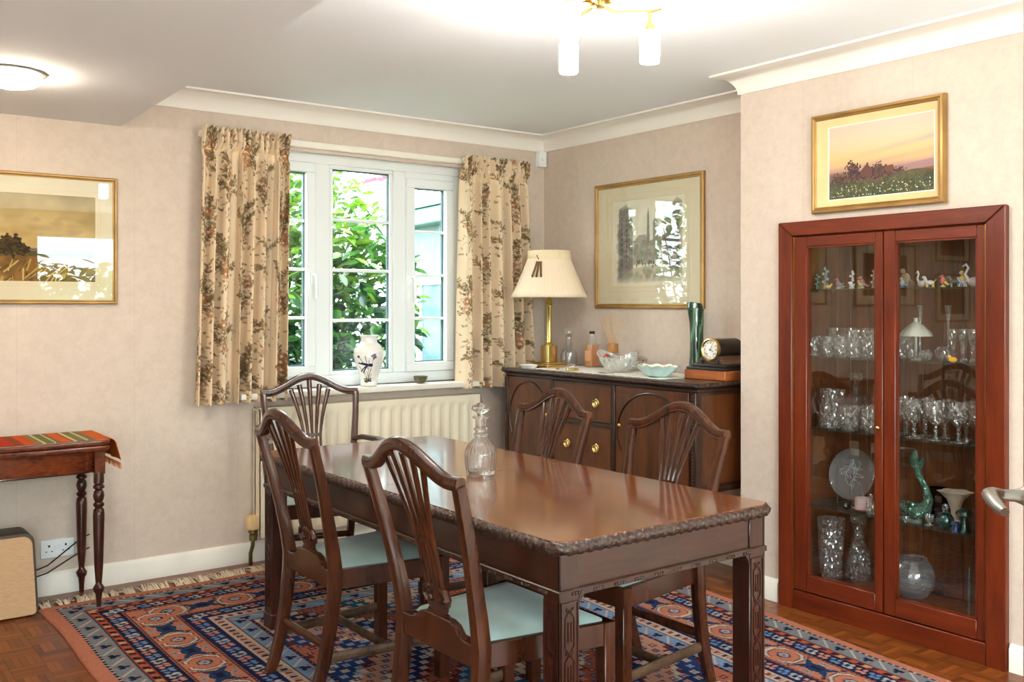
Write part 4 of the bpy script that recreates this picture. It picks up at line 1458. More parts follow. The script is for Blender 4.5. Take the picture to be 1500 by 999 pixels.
w0 = put(goblet_mb(.130, .0165), 'sherry_glass', CG, 'front small stemmed glass on the second shelf, first from the duck', 'glass', (3.745, 2.048, z), 'small stemmed glasses')
for xx, yy, q in ((3.745, 2.008, 'front|second'), (3.745, 1.968, 'front|third'), (3.745, 1.928, 'front|fourth'), (3.80, 2.03, 'rear|first'), (3.80, 1.985, 'rear|second'), (3.80, 1.94, 'rear|third')): dup(w0, (xx, yy, z), '%s small stemmed glass on the second shelf, %s from the duck' % tuple(q.split('|')))
dk = thing('toy_duck', 'tiny yellow duck ornament at the front of the second cabinet shelf', 'ornament', (3.66, 2.003, z))
YEL = plain('yellow_glass', srgb(240, 176, 30), .2, coat=.5)
MB().ball((0, 0, .011), (.011, .018, .011)).ball((0, .013, .022), .007).build('body', YEL, dk)
MB().ball((-.002, .022, .021), (.003, .006, .002), 6, 4).build('beak', plain('orange_glass', srgb(214, 90, 26), .3), dk)
put(lump_mb(.010, 77), 'glass_bead', plain('dark_green_glass', srgb(24, 50, 40), .15, coat=.5), 'tiny dark green ornament beside the yellow duck', 'ornament', (3.655, 2.032, z))

# third shelf
z = SH[2] + e
jg = thing('glass_jug', 'cut-glass water jug with a loop handle on the third cabinet shelf', 'jug', (3.70, 2.578, z))
vase_mb([(.058, 0), (.062, .004), (.060, .03), (.055, .10), (.050, .145), (.056, .168)], .004, 32, lambda a, r, zz: 1 + (.03 * math.cos(16 * a) if .01 < zz < .11 else 0)).build('body', CG, jg)
MB().tube([(0, .048, .145), (0, .085, .150), (0, .100, .115), (0, .092, .07), (0, .06, .035)], [.007, .008, .008, .007, .006], 10).build('handle', CG, jg)
MB().tube([(-.035, -.04, .160), (-.05, -.062, .172)], [.014, .006], 8).build('spout', CG, jg)
sq = thing('square_decanter', 'square glass spirit decanter with faceted stopper behind the jug', 'decanter', (3.832, 2.545, z))
MB().prism(rrect(.048, .048, .012, 3), 0, .135).lathe([(.04, .135), (.022, .148), (.016, .155), (.018, .180), (.026, .184), (.026, .188), (0, .188)], 16).build('body', GL, sq, bev=.004)
MB().lathe([(.012, .189), (.013, .20), (.030, .206), (.034, .220), (.030, .236), (.012, .238), (0, .238)], 8).build('stopper', CG, sq, ang=5)
t5 = put(tumbler_mb(.105, .036, .044, nf=20, amp=.025), 'large_tumbler', CG, 'large cut-glass tumbler directly beside the jug on the third shelf', 'glass', (3.665, 2.467, z), 'large tumblers by the jug')
for xx, yy in ((3.74, 2.435), (3.668, 2.360), (3.755, 2.352)): dup(t5, (xx, yy, z), 'large cut-glass tumbler on the third shelf, ' + ('at the back between two others' if xx > 3.7 and yy > 2.4 else ('at the front by the door knob' if xx < 3.7 else 'at the back behind the door stile')))
g0 = put(goblet_mb(.155, .039), 'wine_goblet', CG, 'front-row cut-glass wine goblet on the third shelf, first from the door meeting edge', 'glass', (3.672, 2.262, z), 'wine goblets')
for i_, (xx, yy) in enumerate(((3.672, 2.172), (3.672, 2.080), (3.672, 1.986), (3.672, 1.892), (3.768, 2.262), (3.768, 2.178), (3.768, 2.094), (3.768, 2.005), (3.768, 1.912))):
    dup(g0, (xx, yy, z), '%s-row cut-glass wine goblet on the third shelf, %s from the door meeting edge' % (('front', ['second', 'third', 'fourth', 'fifth'][i_]) if i_ < 4 else ('back', ['first', 'second', 'third', 'fourth', 'fifth'][i_ - 4])), rz=yy * 3)

# fourth shelf
z = SH[3] + e
pl = thing('etched_plate', 'round engraved glass plate propped on a wire stand in the cabinet', 'plate', (3.80, 2.545, z))
tilt = T((0, 0, .132)) @ Matrix.Rotation(math.radians(14), 4, 'Y') @ Matrix.Rotation(-PI / 2, 4, 'Y')
MB().lathe([(0, -.003), (.075, -.003), (.085, .002), (.112, .006), (.114, .008), (.112, .010), (.085, .007), (.074, .003), (0, .003)], 40, None, tilt).build('plate_disc', cut_glass('plate_glass', (.92, .94, .96, 1), .6, .05, .10), pl)
FROST = plain('engraved_frost', srgb(190, 190, 196), .7)
en = MB()
r_ = random.Random(4)
for k in range(20):
    a = r_.uniform(0, 6.28)
    p = Vector((r_.uniform(-.03, .03), r_.uniform(-.035, .035), .0035))
    pts = []
    for q in range(9):
        pts.append(p.copy())
        a += r_.uniform(-.7, .9)
        p = p + Vector((.011 * math.cos(a), .011 * math.sin(a), 0))
        if Vector((p.x, p.y)).length > .068: break
    if len(pts) > 2: en.tube(pts, .0009, 4, M=tilt)
en.build('engraving', FROST, pl, fix=False)
st_ = MB()
for sg in (-1, 1):
    st_.tube([(-.045, sg * .04, .045), (-.05, sg * .042, .012), (-.045, sg * .045, .004), (.045, sg * .035, .004), (.03, sg * .02, .10)], .0025, 6)
st_.build('wire_stand', MAT['steel'], pl)
put(lump_mb(.018, 5), 'dark_ornament', plain('black_glass', srgb(20, 22, 22), .1, coat=.5), 'small black glass ornament below the engraved plate', 'ornament', (3.675, 2.487, z))
rk = thing('ramekin_dish', 'small pinkish frosted pot on a pink saucer in the cabinet', 'pot', (3.70, 2.425, z))
vase_mb([(.030, .006), (.034, .012), (.034, .056)], .004, 24).build('pot', cut_glass('pink_frost', (.95, .78, .76, 1), .2, .4, .5), rk)
MB().lathe([(0, 0), (.028, 0), (.044, .008), (.046, .011), (.03, .006), (0, .005)], 24).build('saucer', plain('pink_glass', srgb(196, 110, 110), .15, coat=.4), rk)
put(vase_mb([(.016, 0), (.018, .005), (.016, .05), (.008, .065), (.009, .085)], .002, 16, flu(8, .06)), 'cut_glass_bottle', CG, 'narrow cut-glass bottle right of the pink pot in the cabinet', 'bottle', (3.66, 2.362, z))
gp = [put(vase_mb([(.03, 0), (.035, .01), (.026, .03), (.03, .05)], .003, 16, flu(8, .05)), 'cut_glass_salt', CG, 'small cut-glass dish left of the green glass bird', 'dish', (3.70, 2.292, z))]
GRN = cut_glass('sea_green_glass', (.36, .70, .56, 1), .25, .03, .09, 90)
sw = thing('glass_bird', 'sea-green glass bird ornament with a tall upswept tail', 'ornament', (3.735, 2.19, z))
MB().ball((0, .012, .034), (.040, .058, .034), 16, 10).tube([(0, .06, .03), (0, .078, .045), (0, .085, .058)], [.018, .011, .005], 10).build('body', GRN, sw)
MB().tube([(0, -.025, .045), (0, -.045, .09), (0, -.03, .14), (0, .0, .185), (0, .012, .225)], [.030, .018, .013, .015, .010], 10).build('neck', GRN, sw)
MB().tube([(0, .012, .215), (-.004, .018, .25), (-.002, .012, .285)], [(.012, .020), (.012, .022), (.004, .006)], 8).tube([(0, .0, .21), (.0, -.014, .235), (-.002, -.022, .258)], [(.010, .012), (.010, .016), (.004, .006)], 8).build('tail', GRN, sw)
cr_ = MB()
for k in range(8): cr_.ball((0, .07 - k * .013, .066 + .002 * math.sin(k)), .006, 8, 5)
cr_.build('crest', GRN, sw)
tv = vase_mb([(.024, 0), (.026, .004), (.014, .02), (.018, .06), (.030, .10), (.056, .128), (.064, .132)], .003, 36, lambda a, r, zz: 1 + .10 * math.cos(6 * a) * max(0, zz - .06) / .07)
put(tv, 'fluted_vase', cut_glass('cream_frost', (.95, .86, .74, 1), .2, .3, .45), 'frosted cream vase with a frilled flared rim in the cabinet', 'vase', (3.775, 2.055, z))
put(vase_mb([(.03, 0), (.040, .01), (.042, .06), (.034, .11), (.036, .125)], .003), 'dark_vase', cut_glass('dark_purple_glass', (.10, .05, .07, 1), .1, .0, .02), 'dark purple glass vase at the back behind the frilled vase', 'vase', (3.835, 2.165, z))
put(MB().lathe([(0, 0), (.040, 0), (.046, .005), (.046, .018), (.040, .018), (.038, .006), (0, .005)], 28, None, Matrix.Scale(.65, 4, (1, 0, 0))), 'oval_dish', GL, 'low clear oval glass dish at the front below the green bird', 'dish', (3.662, 2.180, z))
put(vase_mb([(.016, 0), (.018, .003), (.006, .010), (.016, .022), (.019, .045)], .002, 16), 'glass_eggcup', CG, 'small footed clear glass cup next to the green bottle', 'glass', (3.660, 2.100, z))
IR = plain('iridescent_green_glass', srgb(26, 66, 58), .08, .35, 1.0, var=.35)
IB = plain('iridescent_blue_glass', srgb(28, 50, 110), .08, .45, 1.0, var=.35)
gb = thing('globe_bottle', 'round dark green scent bottle with clear stopper in the cabinet', 'bottle', (3.662, 2.035, z))
MB().ball((0, 0, .034), .034, 20, 12).build('body', IR, gb)
MB().lathe([(.010, .066), (.008, .072), (.013, .08), (.012, .094), (0, .1)], 12).build('stopper', CG, gb)
for (xx, yy, h, r_, mt, lb) in ((3.672, 1.962, .092, .034, IR, 'larger dark green iridescent glass mushroom in the cabinet'), (3.642, 1.982, .042, .019, IB, 'small iridescent blue glass mushroom in front of the larger one')):
    q = thing('glass_mushroom', lb, 'ornament', (xx, yy, z))
    MB().lathe([(0, 0), (r_ * .75, 0), (r_ * .6, h * .15), (r_ * .4, h * .5), (r_ * .45, h * .75)], 16).build('stem', mt, q)
    MB().lathe([(0, h * .66), (r_ * .8, h * .66), (r_, h * .74), (r_ * .9, h * .88), (r_ * .5, h * .98), (0, h)], 20).build('cap', mt, q)

# cabinet floor
z = SH[4] + e
put(vase_mb([(.040, 0), (.043, .006), (.046, .06), (.054, .18), (.060, .272), (.061, .276)], .005, 36, lambda a, r, zz: 1 + (.022 * math.cos(18 * a) * (1 if zz < .2 else .3))), 'cut_glass_vase', CG, 'tall cut-glass flower vase standing on the cabinet floor', 'vase', (3.70, 2.585, z))
sd2 = thing('glass_decanter', 'tall glass decanter with ringed neck behind the tall cut vase', 'decanter', (3.81, 2.52, z))
vase_mb([(.050, 0), (.054, .006), (.054, .03), (.050, .12), (.030, .165), (.020, .18), (.024, .186), (.020, .192), (.026, .20), (.020, .208), (.022, .235), (.036, .245)], .003, 24, lambda a, r, zz: 1 + (.04 * math.cos(16 * a) if zz < .035 else 0)).build('body', CG, sd2)
MB().lathe([(.012, .246), (.012, .252), (.036, .256), (.038, .27), (.03, .282), (0, .284)], 18).build('stopper', CG, sd2)
put(vase_mb([(.03, 0), (.055, .012), (.080, .05), (.088, .09), (.078, .135), (.056, .162), (.058, .168)], .003, 32), 'bubble_bowl', cut_glass('clear_bubble_glass', (.94, .95, .97, 1), .6, .02, .05), 'round clear glass bubble bowl on the cabinet floor', 'bowl', (3.755, 2.225, z))
put(MB().prism([(-.012, 0), (.012, 0), (.016, .10), (.010, .20), (-.006, .20), (-.014, .10)], -.003, .003, 'y'), 'teal_glass_ornament', cut_glass('teal_edge_glass', (.45, .85, .82, 1), .3, .0, .15), 'thin upright teal glass ornament near the cabinet floor corner', 'ornament', (3.665, 1.938, z), rz=.3)

# top shelf: little coloured glass animals
z = SH[0] + e
def figurine(kind, col, label, loc, s=1.0, col2=None, rz=0):
    root = thing('glass_figurine', label, 'figurine', loc, rz, 'glass animals on the top cabinet shelf')
    mt = cut_glass('figurine_glass', col, .15, .05, .35)
    m2 = cut_glass('figurine_glass_accent', col2 or col, .15, .05, .45)
    if kind == 'swan':
        MB().ball((0, 0, .014 * s), (.012 * s, .020 * s, .013 * s)).build('body', mt, root)
        MB().tube([(0, .014 * s, .018 * s), (0, .024 * s, .035 * s), (0, .016 * s, .052 * s), (0, .022 * s, .062 * s), (0, .032 * s, .056 * s)], [.005 * s, .0035 * s, .0035 * s, .004 * s, .0015 * s], 7).build('neck', m2, root)
        MB().tube([(0, -.012 * s, .018 * s), (0, -.024 * s, .030 * s), (0, -.022 * s, .040 * s)], [.008 * s, .006 * s, .001], 7).build('wing', mt, root)
    elif kind == 'bird':
        MB().ball((0, 0, .026 * s), (.011 * s, .014 * s, .018 * s)).ball((0, .006 * s, .048 * s), .008 * s).build('body', mt, root)
        MB().tube([(0, -.010 * s, .02 * s), (0, -.026 * s, .010 * s), (0, -.034 * s, .016 * s)], [.007 * s, .004 * s, .001], 6).tube([(0, .012 * s, .048 * s), (0, .020 * s, .046 * s)], [.003 * s, .0008], 6).build('tail', m2, root)
        MB().lathe([(0, 0), (.012 * s, 0), (.010 * s, .004 * s), (.004 * s, .010 * s)], 10).build('foot', m2, root)
    elif kind == 'tree':
        MB().tube([(0, 0, 0), (0, .002, .03 * s), (0, -.004 * s, .07 * s), (0, .002, .095 * s)], [.010 * s, .004 * s, .005 * s, .002 * s], 7).build('stem', mt, root)
        b_ = MB()
        for k in range(7):
            a = k * 2.2
            b_.ball((.008 * s * math.cos(a), .010 * s * math.sin(a), (.02 + .011 * k) * s), .0065 * s, 7, 5)
        b_.build('leaf_beads', m2, root)
    else:  # four-legged
        MB().ball((0, 0, .020 * s), (.009 * s, .018 * s, .010 * s)).tube([(0, .014 * s, .024 * s), (0, .022 * s, .038 * s)], [.006 * s, .005 * s], 7).ball((0, .025 * s, .042 * s), (.006 * s, .009 * s, .006 * s)).build('body', mt, root)
        l_ = MB()
        for a in (-1, 1):
            for b2 in (-1, 1): l_.tube([(a * .006 * s, b2 * .012 * s, .016 * s), (a * .007 * s, b2 * .013 * s, 0)], .0026 * s, 6)
        l_.tube([(0, -.016 * s, .022 * s), (0, -.026 * s, .034 * s)], .002 * s, 6)
        l_.build('legs', m2, root)
    return root
W_, B_, Y_, R_, G_, K_, A_ = (.95, .95, .95, 1), (.25, .45, .75, 1), (.95, .75, .12, 1), (.85, .18, .1, 1), (.2, .6, .5, 1), (.08, .09, .1, 1), (.75, .5, .25, 1)
figs = [('tree', G_, 'shorter teal glass plant at the end of the top cabinet shelf', 3.70, 2.655, .75, (.4, .7, .75, 1)), ('tree', G_, 'taller teal glass plant on the top cabinet shelf', 3.69, 2.605, 1.05, (.3, .6, .7, 1)),
        ('swan', Y_, 'small orange and yellow glass animal beside the teal plants', 3.66, 2.570, .65, R_), ('bird', R_, 'red glass bird with a yellow tail on the top shelf', 3.675, 2.530, .85, Y_),
        ('animal', B_, 'blue-green glass animal in front of the red bird', 3.655, 2.505, .75, G_), ('tree', W_, 'clear pointed glass ornament in the middle of the top shelf', 3.70, 2.478, .85, W_),
        ('animal', W_, 'clear white glass animal before the pointed ornament', 3.655, 2.450, .6, W_), ('bird', (.8, .3, .4, 1), 'pinkish red glass bird on the top shelf', 3.70, 2.430, .95, (.9, .5, .5, 1)),
        ('animal', Y_, 'bright yellow glass animal on the top shelf', 3.658, 2.407, .75, G_), ('tree', A_, 'amber beaded glass ornament on the top shelf', 3.70, 2.375, .85, W_),
        ('bird', (.4, .35, .6, 1), 'violet glass bird near the door meeting edge', 3.66, 2.340, .7, B_), ('swan', (.9, .78, .6, 1), 'pale amber glass swan half hidden by the door stile', 3.68, 2.305, 1.25, W_),
        ('bird', A_, 'large smoky brown glass bird just past the door meeting edge', 3.705, 2.232, 1.45, K_), ('bird', W_, 'small blue-white glass penguin at the shelf front', 3.655, 2.215, .75, B_),
        ('swan', (.9, .82, .8, 1), 'clear pinkish glass swan beside the brown bird', 3.68, 2.145, 1.05, W_), ('animal', W_, 'clear glass animal with a yellow horn', 3.665, 2.100, .95, Y_),
        ('bird', R_, 'red and yellow glass bird on the hinge half of the top shelf', 3.665, 2.045, .9, Y_), ('animal', K_, 'black glass animal on the top shelf', 3.68, 2.005, 1.0, G_),
        ('bird', Y_, 'yellow and black glass bird on the top shelf', 3.69, 1.975, 1.15, K_), ('animal', (.6, .6, .8, 1), 'lilac glass animal before the yellow and black bird', 3.65, 1.957, .8, W_),
        ('swan', W_, 'tall clear glass swan near the hinge end of the top shelf', 3.68, 1.925, 1.4, W_), ('bird', W_, 'clear glass bird at the very hinge end of the top shelf', 3.665, 1.885, 1.1, W_)]
for i, (kd, c, lb, xx, yy, s, c2) in enumerate(figs):
    figurine(kd, c, lb, (xx, yy, z), s, c2, rnd.uniform(-.6, .6))
# ------------------------------------------------------------------ pictures
def picture(name, label, loc, rz, w, h, prof, cv, art, mount, glazed=True, slip=None, lines=None):
    # local x right, z up, faces -y; loc is the middle of the back of the frame; art = (x0, x1, z0, z1)
    root = thing(name, label, 'picture', loc, rz)
    fr = MB().sweep([(-w / 2, -h / 2), (-w / 2, h / 2), (w / 2, h / 2), (w / 2, -h / 2)], prof, True)
    fr.v = [(x, -z, y) for x, y, z in fr.v]
    fr.build('frame', MAT['gold'], root, ang=30)
    fw = max(p[0] for p in prof)
    x0, x1, z0, z1 = art
    if mount:
        o_ = [(-w / 2 + fw - .004, -h / 2 + fw - .004), (w / 2 - fw + .004, h / 2 - fw + .004)]
        m = MB()
        for (a, b, c, d) in ((o_[0][0], o_[1][0], o_[0][1], z0), (o_[0][0], o_[1][0], z1, o_[1][1]), (o_[0][0], x0, z0, z1), (x1, o_[1][0], z0, z1)):
            m.box(a, b, -.0095, -.006, c, d)
        mo = m.build('mount', MAT['mount'], root)
        if lines:
            l_ = MB()
            for q in lines:
                for (a, b, c, d) in ((x0 - q, x1 + q, z0 - q, z0 - q + .0015), (x0 - q, x1 + q, z1 + q - .0015, z1 + q), (x0 - q, x0 - q + .0015, z0 - q, z1 + q), (x1 + q - .0015, x1 + q, z0 - q, z1 + q)):
                    l_.box(a, b, -.0099, -.0094, c, d)
            l_.build('wash_line', MAT['linen'], mo)
    if slip:
        s = MB()
        oa, ob = slip
        X0, X1, Z0, Z1 = -w / 2 + fw - .003, w / 2 - fw + .003, -h / 2 + fw - .003, h / 2 - fw + .003
        s.add([(X0, -oa, Z0), (X1, -oa, Z0), (X1, -oa, Z1), (X0, -oa, Z1), (x0, -ob, z0), (x1, -ob, z0), (x1, -ob, z1), (x0, -ob, z1)], [(0, 1, 5, 4), (1, 2, 6, 5), (2, 3, 7, 6), (3, 0, 4, 7)])
        s.build('linen_slip', MAT['linen'], root)
        l_ = MB()
        for (a, b, c, d) in ((x0 - .004, x1 + .004, z0 - .004, z0), (x0 - .004, x1 + .004, z1, z1 + .004), (x0 - .004, x0, z0, z1), (x1, x1 + .004, z0, z1)):
            l_.box(a, b, -ob - .003, -ob + .001, c, d)
        l_.build('sight_edge', MAT['white'], root)
    yb = -.004 if not slip else -slip[1] + .001
    canvas_obj(cv, lambda U, V: np.stack([x0 + (x1 - x0) * U, np.full_like(U, yb), z1 - (z1 - z0) * V], -1), 'painting', MAT['paint'], root)
    MB().box(-w / 2 + .004, w / 2 - .004, -.003, 0, -h / 2 + .004, h / 2 - .004).build('backing_board', MAT['mount'], root)
    if glazed:
        MB().box(-w / 2 + fw - .003, w / 2 - fw + .003, -.0135, -.012, -h / 2 + fw - .003, h / 2 - fw + .003).build('glazing', MAT['ppane'], root)
    return root
def nz(cv, sc, seed, oct=4):
    # cheap value noise on the canvas, 0..1
    rs = np.random.RandomState(seed)
    out = np.zeros(cv.X.shape)
    amp, tot = 1, 0
    for o in range(oct):
        g = rs.rand(int(cv.h / sc * 2 ** o) + 3, int(cv.w / sc * 2 ** o) + 3)
        fx, fy = cv.X / sc * 2 ** o, cv.Y / sc * 2 ** o
        i, j = fx.astype(int), fy.astype(int)
        u, v = fx - i, fy - j
        u, v = u * u * (3 - 2 * u), v * v * (3 - 2 * v)
        out += amp * ((g[j, i] * (1 - u) + g[j, i + 1] * u) * (1 - v) + (g[j + 1, i] * (1 - u) + g[j + 1, i + 1] * u) * v)
        tot += amp
        amp *= .55
    return out / tot
def grad(cv, stops):
    t = cv.Y / cv.h
    for c in range(3):
        cv.C[..., c] = np.interp(t, [s[0] for s in stops], [s[1][c] for s in stops])

# landscape watercolour on the window wall
cv = Canvas(.83, .40, 340, 170, (214, 184, 126))
grad(cv, [(0, (186, 158, 98)), (.35, (206, 172, 110)), (.6, (222, 184, 124)), (.66, (196, 160, 100)), (1, (120, 84, 40))])
n1 = nz(cv, .12, 3)
cv.C += ((n1 - .5) * 60)[..., None] * (cv.Y < .26)[..., None]
for k in range(30):
    cv.ell(rnd.uniform(.2, .8), rnd.uniform(.10, .2), rnd.uniform(.01, .035), .008, (176, 142, 104), 0, .3, .6)
cv.poly([(.4, .262), (.5, .250), (.62, .246), (.75, .242), (.83, .240), (.83, .275), (.4, .275)], (120, 112, 104))
cv.poly([(.0, .275), (.6, .262), (.83, .262), (.83, .30), (.0, .30)], (96, 86, 50))
n2 = nz(cv, .05, 9)
gmask = (cv.Y > .285)
base = np.stack([92 + 90 * n2, 64 + 66 * n2, 26 + 38 * n2], -1)
cv.C[gmask] = base[gmask]
for k in range(40):
    x = rnd.uniform(.38, .72)
    y = rnd.uniform(.30, .39)
    cv.line(x, y, x - .05 + rnd.uniform(-.03, .05), y + .05, rnd.uniform(.003, .008), rnd.choice([(206, 164, 92), (224, 186, 116), (96, 66, 30), (150, 112, 54)]))
for (cx, cy, s) in ((.445, .235, .050), (.475, .232, .040), (.505, .258, .026), (.40, .25, .05), (.36, .23, .06)):
    for k in range(170):
        cv.ell(cx + rnd.gauss(0, s * .38), cy + rnd.gauss(0, s * .34), rnd.uniform(.006, .011), rnd.uniform(.004, .008), rnd.choice([(46, 36, 18), (66, 52, 24), (38, 30, 18), (84, 66, 30)]))
cv.line(.465, .25, .475, .30, .006, (50, 36, 20))
cv.C *= .92
picture('landscape_picture', 'gilt-framed country landscape with a dark tree above the console table', (.76, WY - .0005, 1.6535), 0, 1.016, .604,
        [(0, 0), (0, .016), (.004, .020), (.010, .020), (.016, .014), (.020, .013), (.020, 0)], cv, (-.41, .41, -.197, .205), True, lines=(.012, .022))
# street scene on the alcove wall
cv = Canvas(.584, .50, 290, 250, (232, 222, 200))
n1 = nz(cv, .07, 21)
cv.C += ((n1 - .5) * 26)[..., None]
def wash(x0, x1, y0, y1, col, n, s=.02):
    for k in range(n):
        cv.ell(rnd.uniform(x0, x1), rnd.uniform(y0, y1), rnd.uniform(.3, 1) * s, rnd.uniform(.3, 1) * s, tuple(c + rnd.uniform(-18, 18) for c in col), 0, .35, .7)
cv.poly([(.06, .05), (.12, .02), (.17, .12), (.175, .42), (.05, .46)], (150, 140, 136), .8)
wash(.05, .17, .06, .44, (120, 112, 112), 120)
cv.poly([(.40, .13), (.52, .01), (.56, .04), (.56, .44), (.42, .40)], (140, 120, 112), .8)
wash(.42, .56, .08, .42, (112, 96, 92), 130)
for k in range(10):
    y = .10 + k * .03
    cv.rect(.075, .085, y, y + .018, (78, 74, 78), .7)
    cv.rect(.115, .125, y + .01, y + .026, (78, 74, 78), .7)
    cv.rect(.47, .48, y, y + .018, (72, 62, 60), .7)
    cv.rect(.52, .53, y, y + .018, (72, 62, 60), .7)
cv.poly([(.285, .26), (.29, .10), (.297, .05), (.304, .10), (.31, .26)], (116, 122, 116), .9)
cv.poly([(.335, .26), (.335, .14), (.355, .11), (.375, .14), (.375, .26)], (128, 128, 120), .8)
cv.poly([(.18, .25), (.22, .21), (.28, .21), (.30, .25), (.40, .22), (.40, .38), (.18, .38)], (140, 134, 120), .7)
wash(.18, .42, .24, .37, (132, 128, 108), 90, .015)
cv.poly([(.175, .40), (.42, .38), (.56, .48), (.04, .48)], (196, 184, 160), .9)
wash(.05, .55, .41, .48, (150, 140, 124), 90, .02)
for k in range(14):
    x, y = rnd.uniform(.2, .40), rnd.uniform(.36, .40)
    cv.ell(x, y, .004, .011, (70, 58, 52))
d_ = np.minimum(np.minimum(cv.X, cv.w - cv.X), np.minimum(cv.Y, cv.h - cv.Y))
vg = np.clip(1 - d_ / .05, 0, 1)[..., None]
cv.C = cv.C * (1 - vg) + np.array((232, 222, 200)) * vg
picture('street_picture', 'gilt-framed watercolour of a street with a church spire above the sideboard', (RX - .0005, 3.943, 1.697), -PI / 2, .866, .738,
        [(0, 0), (0, .016), (.005, .022), (.014, .022), (.020, .017), (.026, .016), (.028, .013), (.028, 0)], cv, (-.291, .293, -.236, .262), True, lines=(.012, .035))
# sunset oil painting over the cabinet
cv = Canvas(.476, .306, 300, 190, (240, 220, 180))
grad(cv, [(0, (226, 208, 186)), (.2, (232, 212, 180)), (.42, (238, 206, 148)), (.55, (232, 188, 136)), (.62, (196, 156, 140)), (.66, (140, 106, 90)), (1, (56, 60, 38))])
n1 = nz(cv, .2, 31)
sk = (cv.Y < .20)[..., None]
st2 = np.exp(-((cv.Y - (.15 - .12 * cv.X)) / .012) ** 2) + np.exp(-((cv.Y - (.19 - .10 * cv.X)) / .010) ** 2)
cv.C = cv.C - (np.clip(st2 * n1 * cv.X / .3, 0, 1)[..., None] * np.array([40, 30, 0])) * sk
cv.poly([(.30, .205), (.36, .190), (.42, .185), (.476, .180), (.476, .23), (.30, .23)], (178, 138, 136), .9)
cv.poly([(.28, .222), (.476, .212), (.476, .24), (.28, .25)], (150, 92, 66), .9)
for (cx, cy, sx, sy, n) in ((.115, .20, .032, .045, 260), (.235, .205, .028, .035, 190), (.05, .225, .04, .025, 150), (.17, .215, .03, .02, 120), (.29, .215, .03, .02, 110), (.33, .218, .02, .012, 50)):
    for k in range(n):
        cv.ell(cx + rnd.gauss(0, sx * .5), cy + rnd.gauss(0, sy * .45), rnd.uniform(.002, .006), rnd.uniform(.002, .006), rnd.choice([(84, 60, 56), (100, 72, 64), (70, 54, 58), (112, 80, 66)]))
cv.poly([(.155, .225), (.155, .195), (.175, .175), (.18, .165), (.186, .165), (.188, .178), (.205, .195), (.205, .225)], (110, 72, 62))
cv.poly([(.265, .215), (.268, .19), (.295, .186), (.302, .20), (.30, .215)], (120, 76, 60))
n2 = nz(cv, .03, 33)
gm_ = (cv.Y > .245 - .01 * np.sin(cv.X * 20) - .02 * (cv.X > .25))
gcol = np.stack([56 + 60 * n2, 62 + 60 * n2, 40 + 44 * n2], -1)
cv.C[gm_] = cv.C[gm_] * .25 + gcol[gm_] * .75
for k in range(520):
    y = rnd.uniform(.235, .303)
    cv.ell(rnd.uniform(0, .476), y, .0016, .0035, rnd.choice([(96, 110, 60), (60, 74, 48), (130, 120, 80), (74, 70, 84), (50, 56, 40)]), rnd.uniform(-.4, .4))
for k in range(70):
    cv.ell(rnd.uniform(.02, .46), rnd.uniform(.25, .30), .0026, .0022, rnd.choice([(236, 228, 214), (232, 206, 90), (220, 210, 200)]))
for k in range(10):
    x = .010 + k * .0052 + (.004 if k > 4 else 0)
    cv.line(x, .293, x + .0012, .297 - (k % 3) * .0012, .0012, (226, 216, 196))
cv.C *= .88
picture('sunset_painting', 'gilt-framed oil painting of a sunset meadow hanging above the glass cabinet', (BX - .0005, 2.2865, 1.9535), -PI / 2, .604, .424,
        [(0, 0), (0, .022), (.004, .032), (.012, .034), (.018, .028), (.022, .030), (.026, .026), (.026, 0)], cv, (-.2215, .2545, -.1565, .1495), False, False, (.024, .012))
# three pictures further along the window wall, seen only as reflections in the cabinet glass
for i, (x, zc_, w_, h_, lb) in enumerate(((-.62, 1.62, .95, .56, 'dark picture mirrored in the cabinet door with the knob'), (-1.75, 1.95, .62, .38, 'upper of two dark pictures mirrored in the hinge-side cabinet door'), (-1.75, 1.42, .62, .46, 'lower of two dark pictures mirrored in the hinge-side cabinet door'))):
    c2 = Canvas(.4, .25, 30, 20, (104, 84, 60))
    c2.C += ((nz(c2, .08, i) - .5) * 60)[..., None]
    picture('dark_picture', lb, (x, WY - .0005, zc_), 0, w_, h_, [(0, 0), (0, .016), (.006, .02), (.022, .016), (.022, 0)], c2, (-w_ * .36, w_ * .36, -h_ * .33, h_ * .33), True, False)

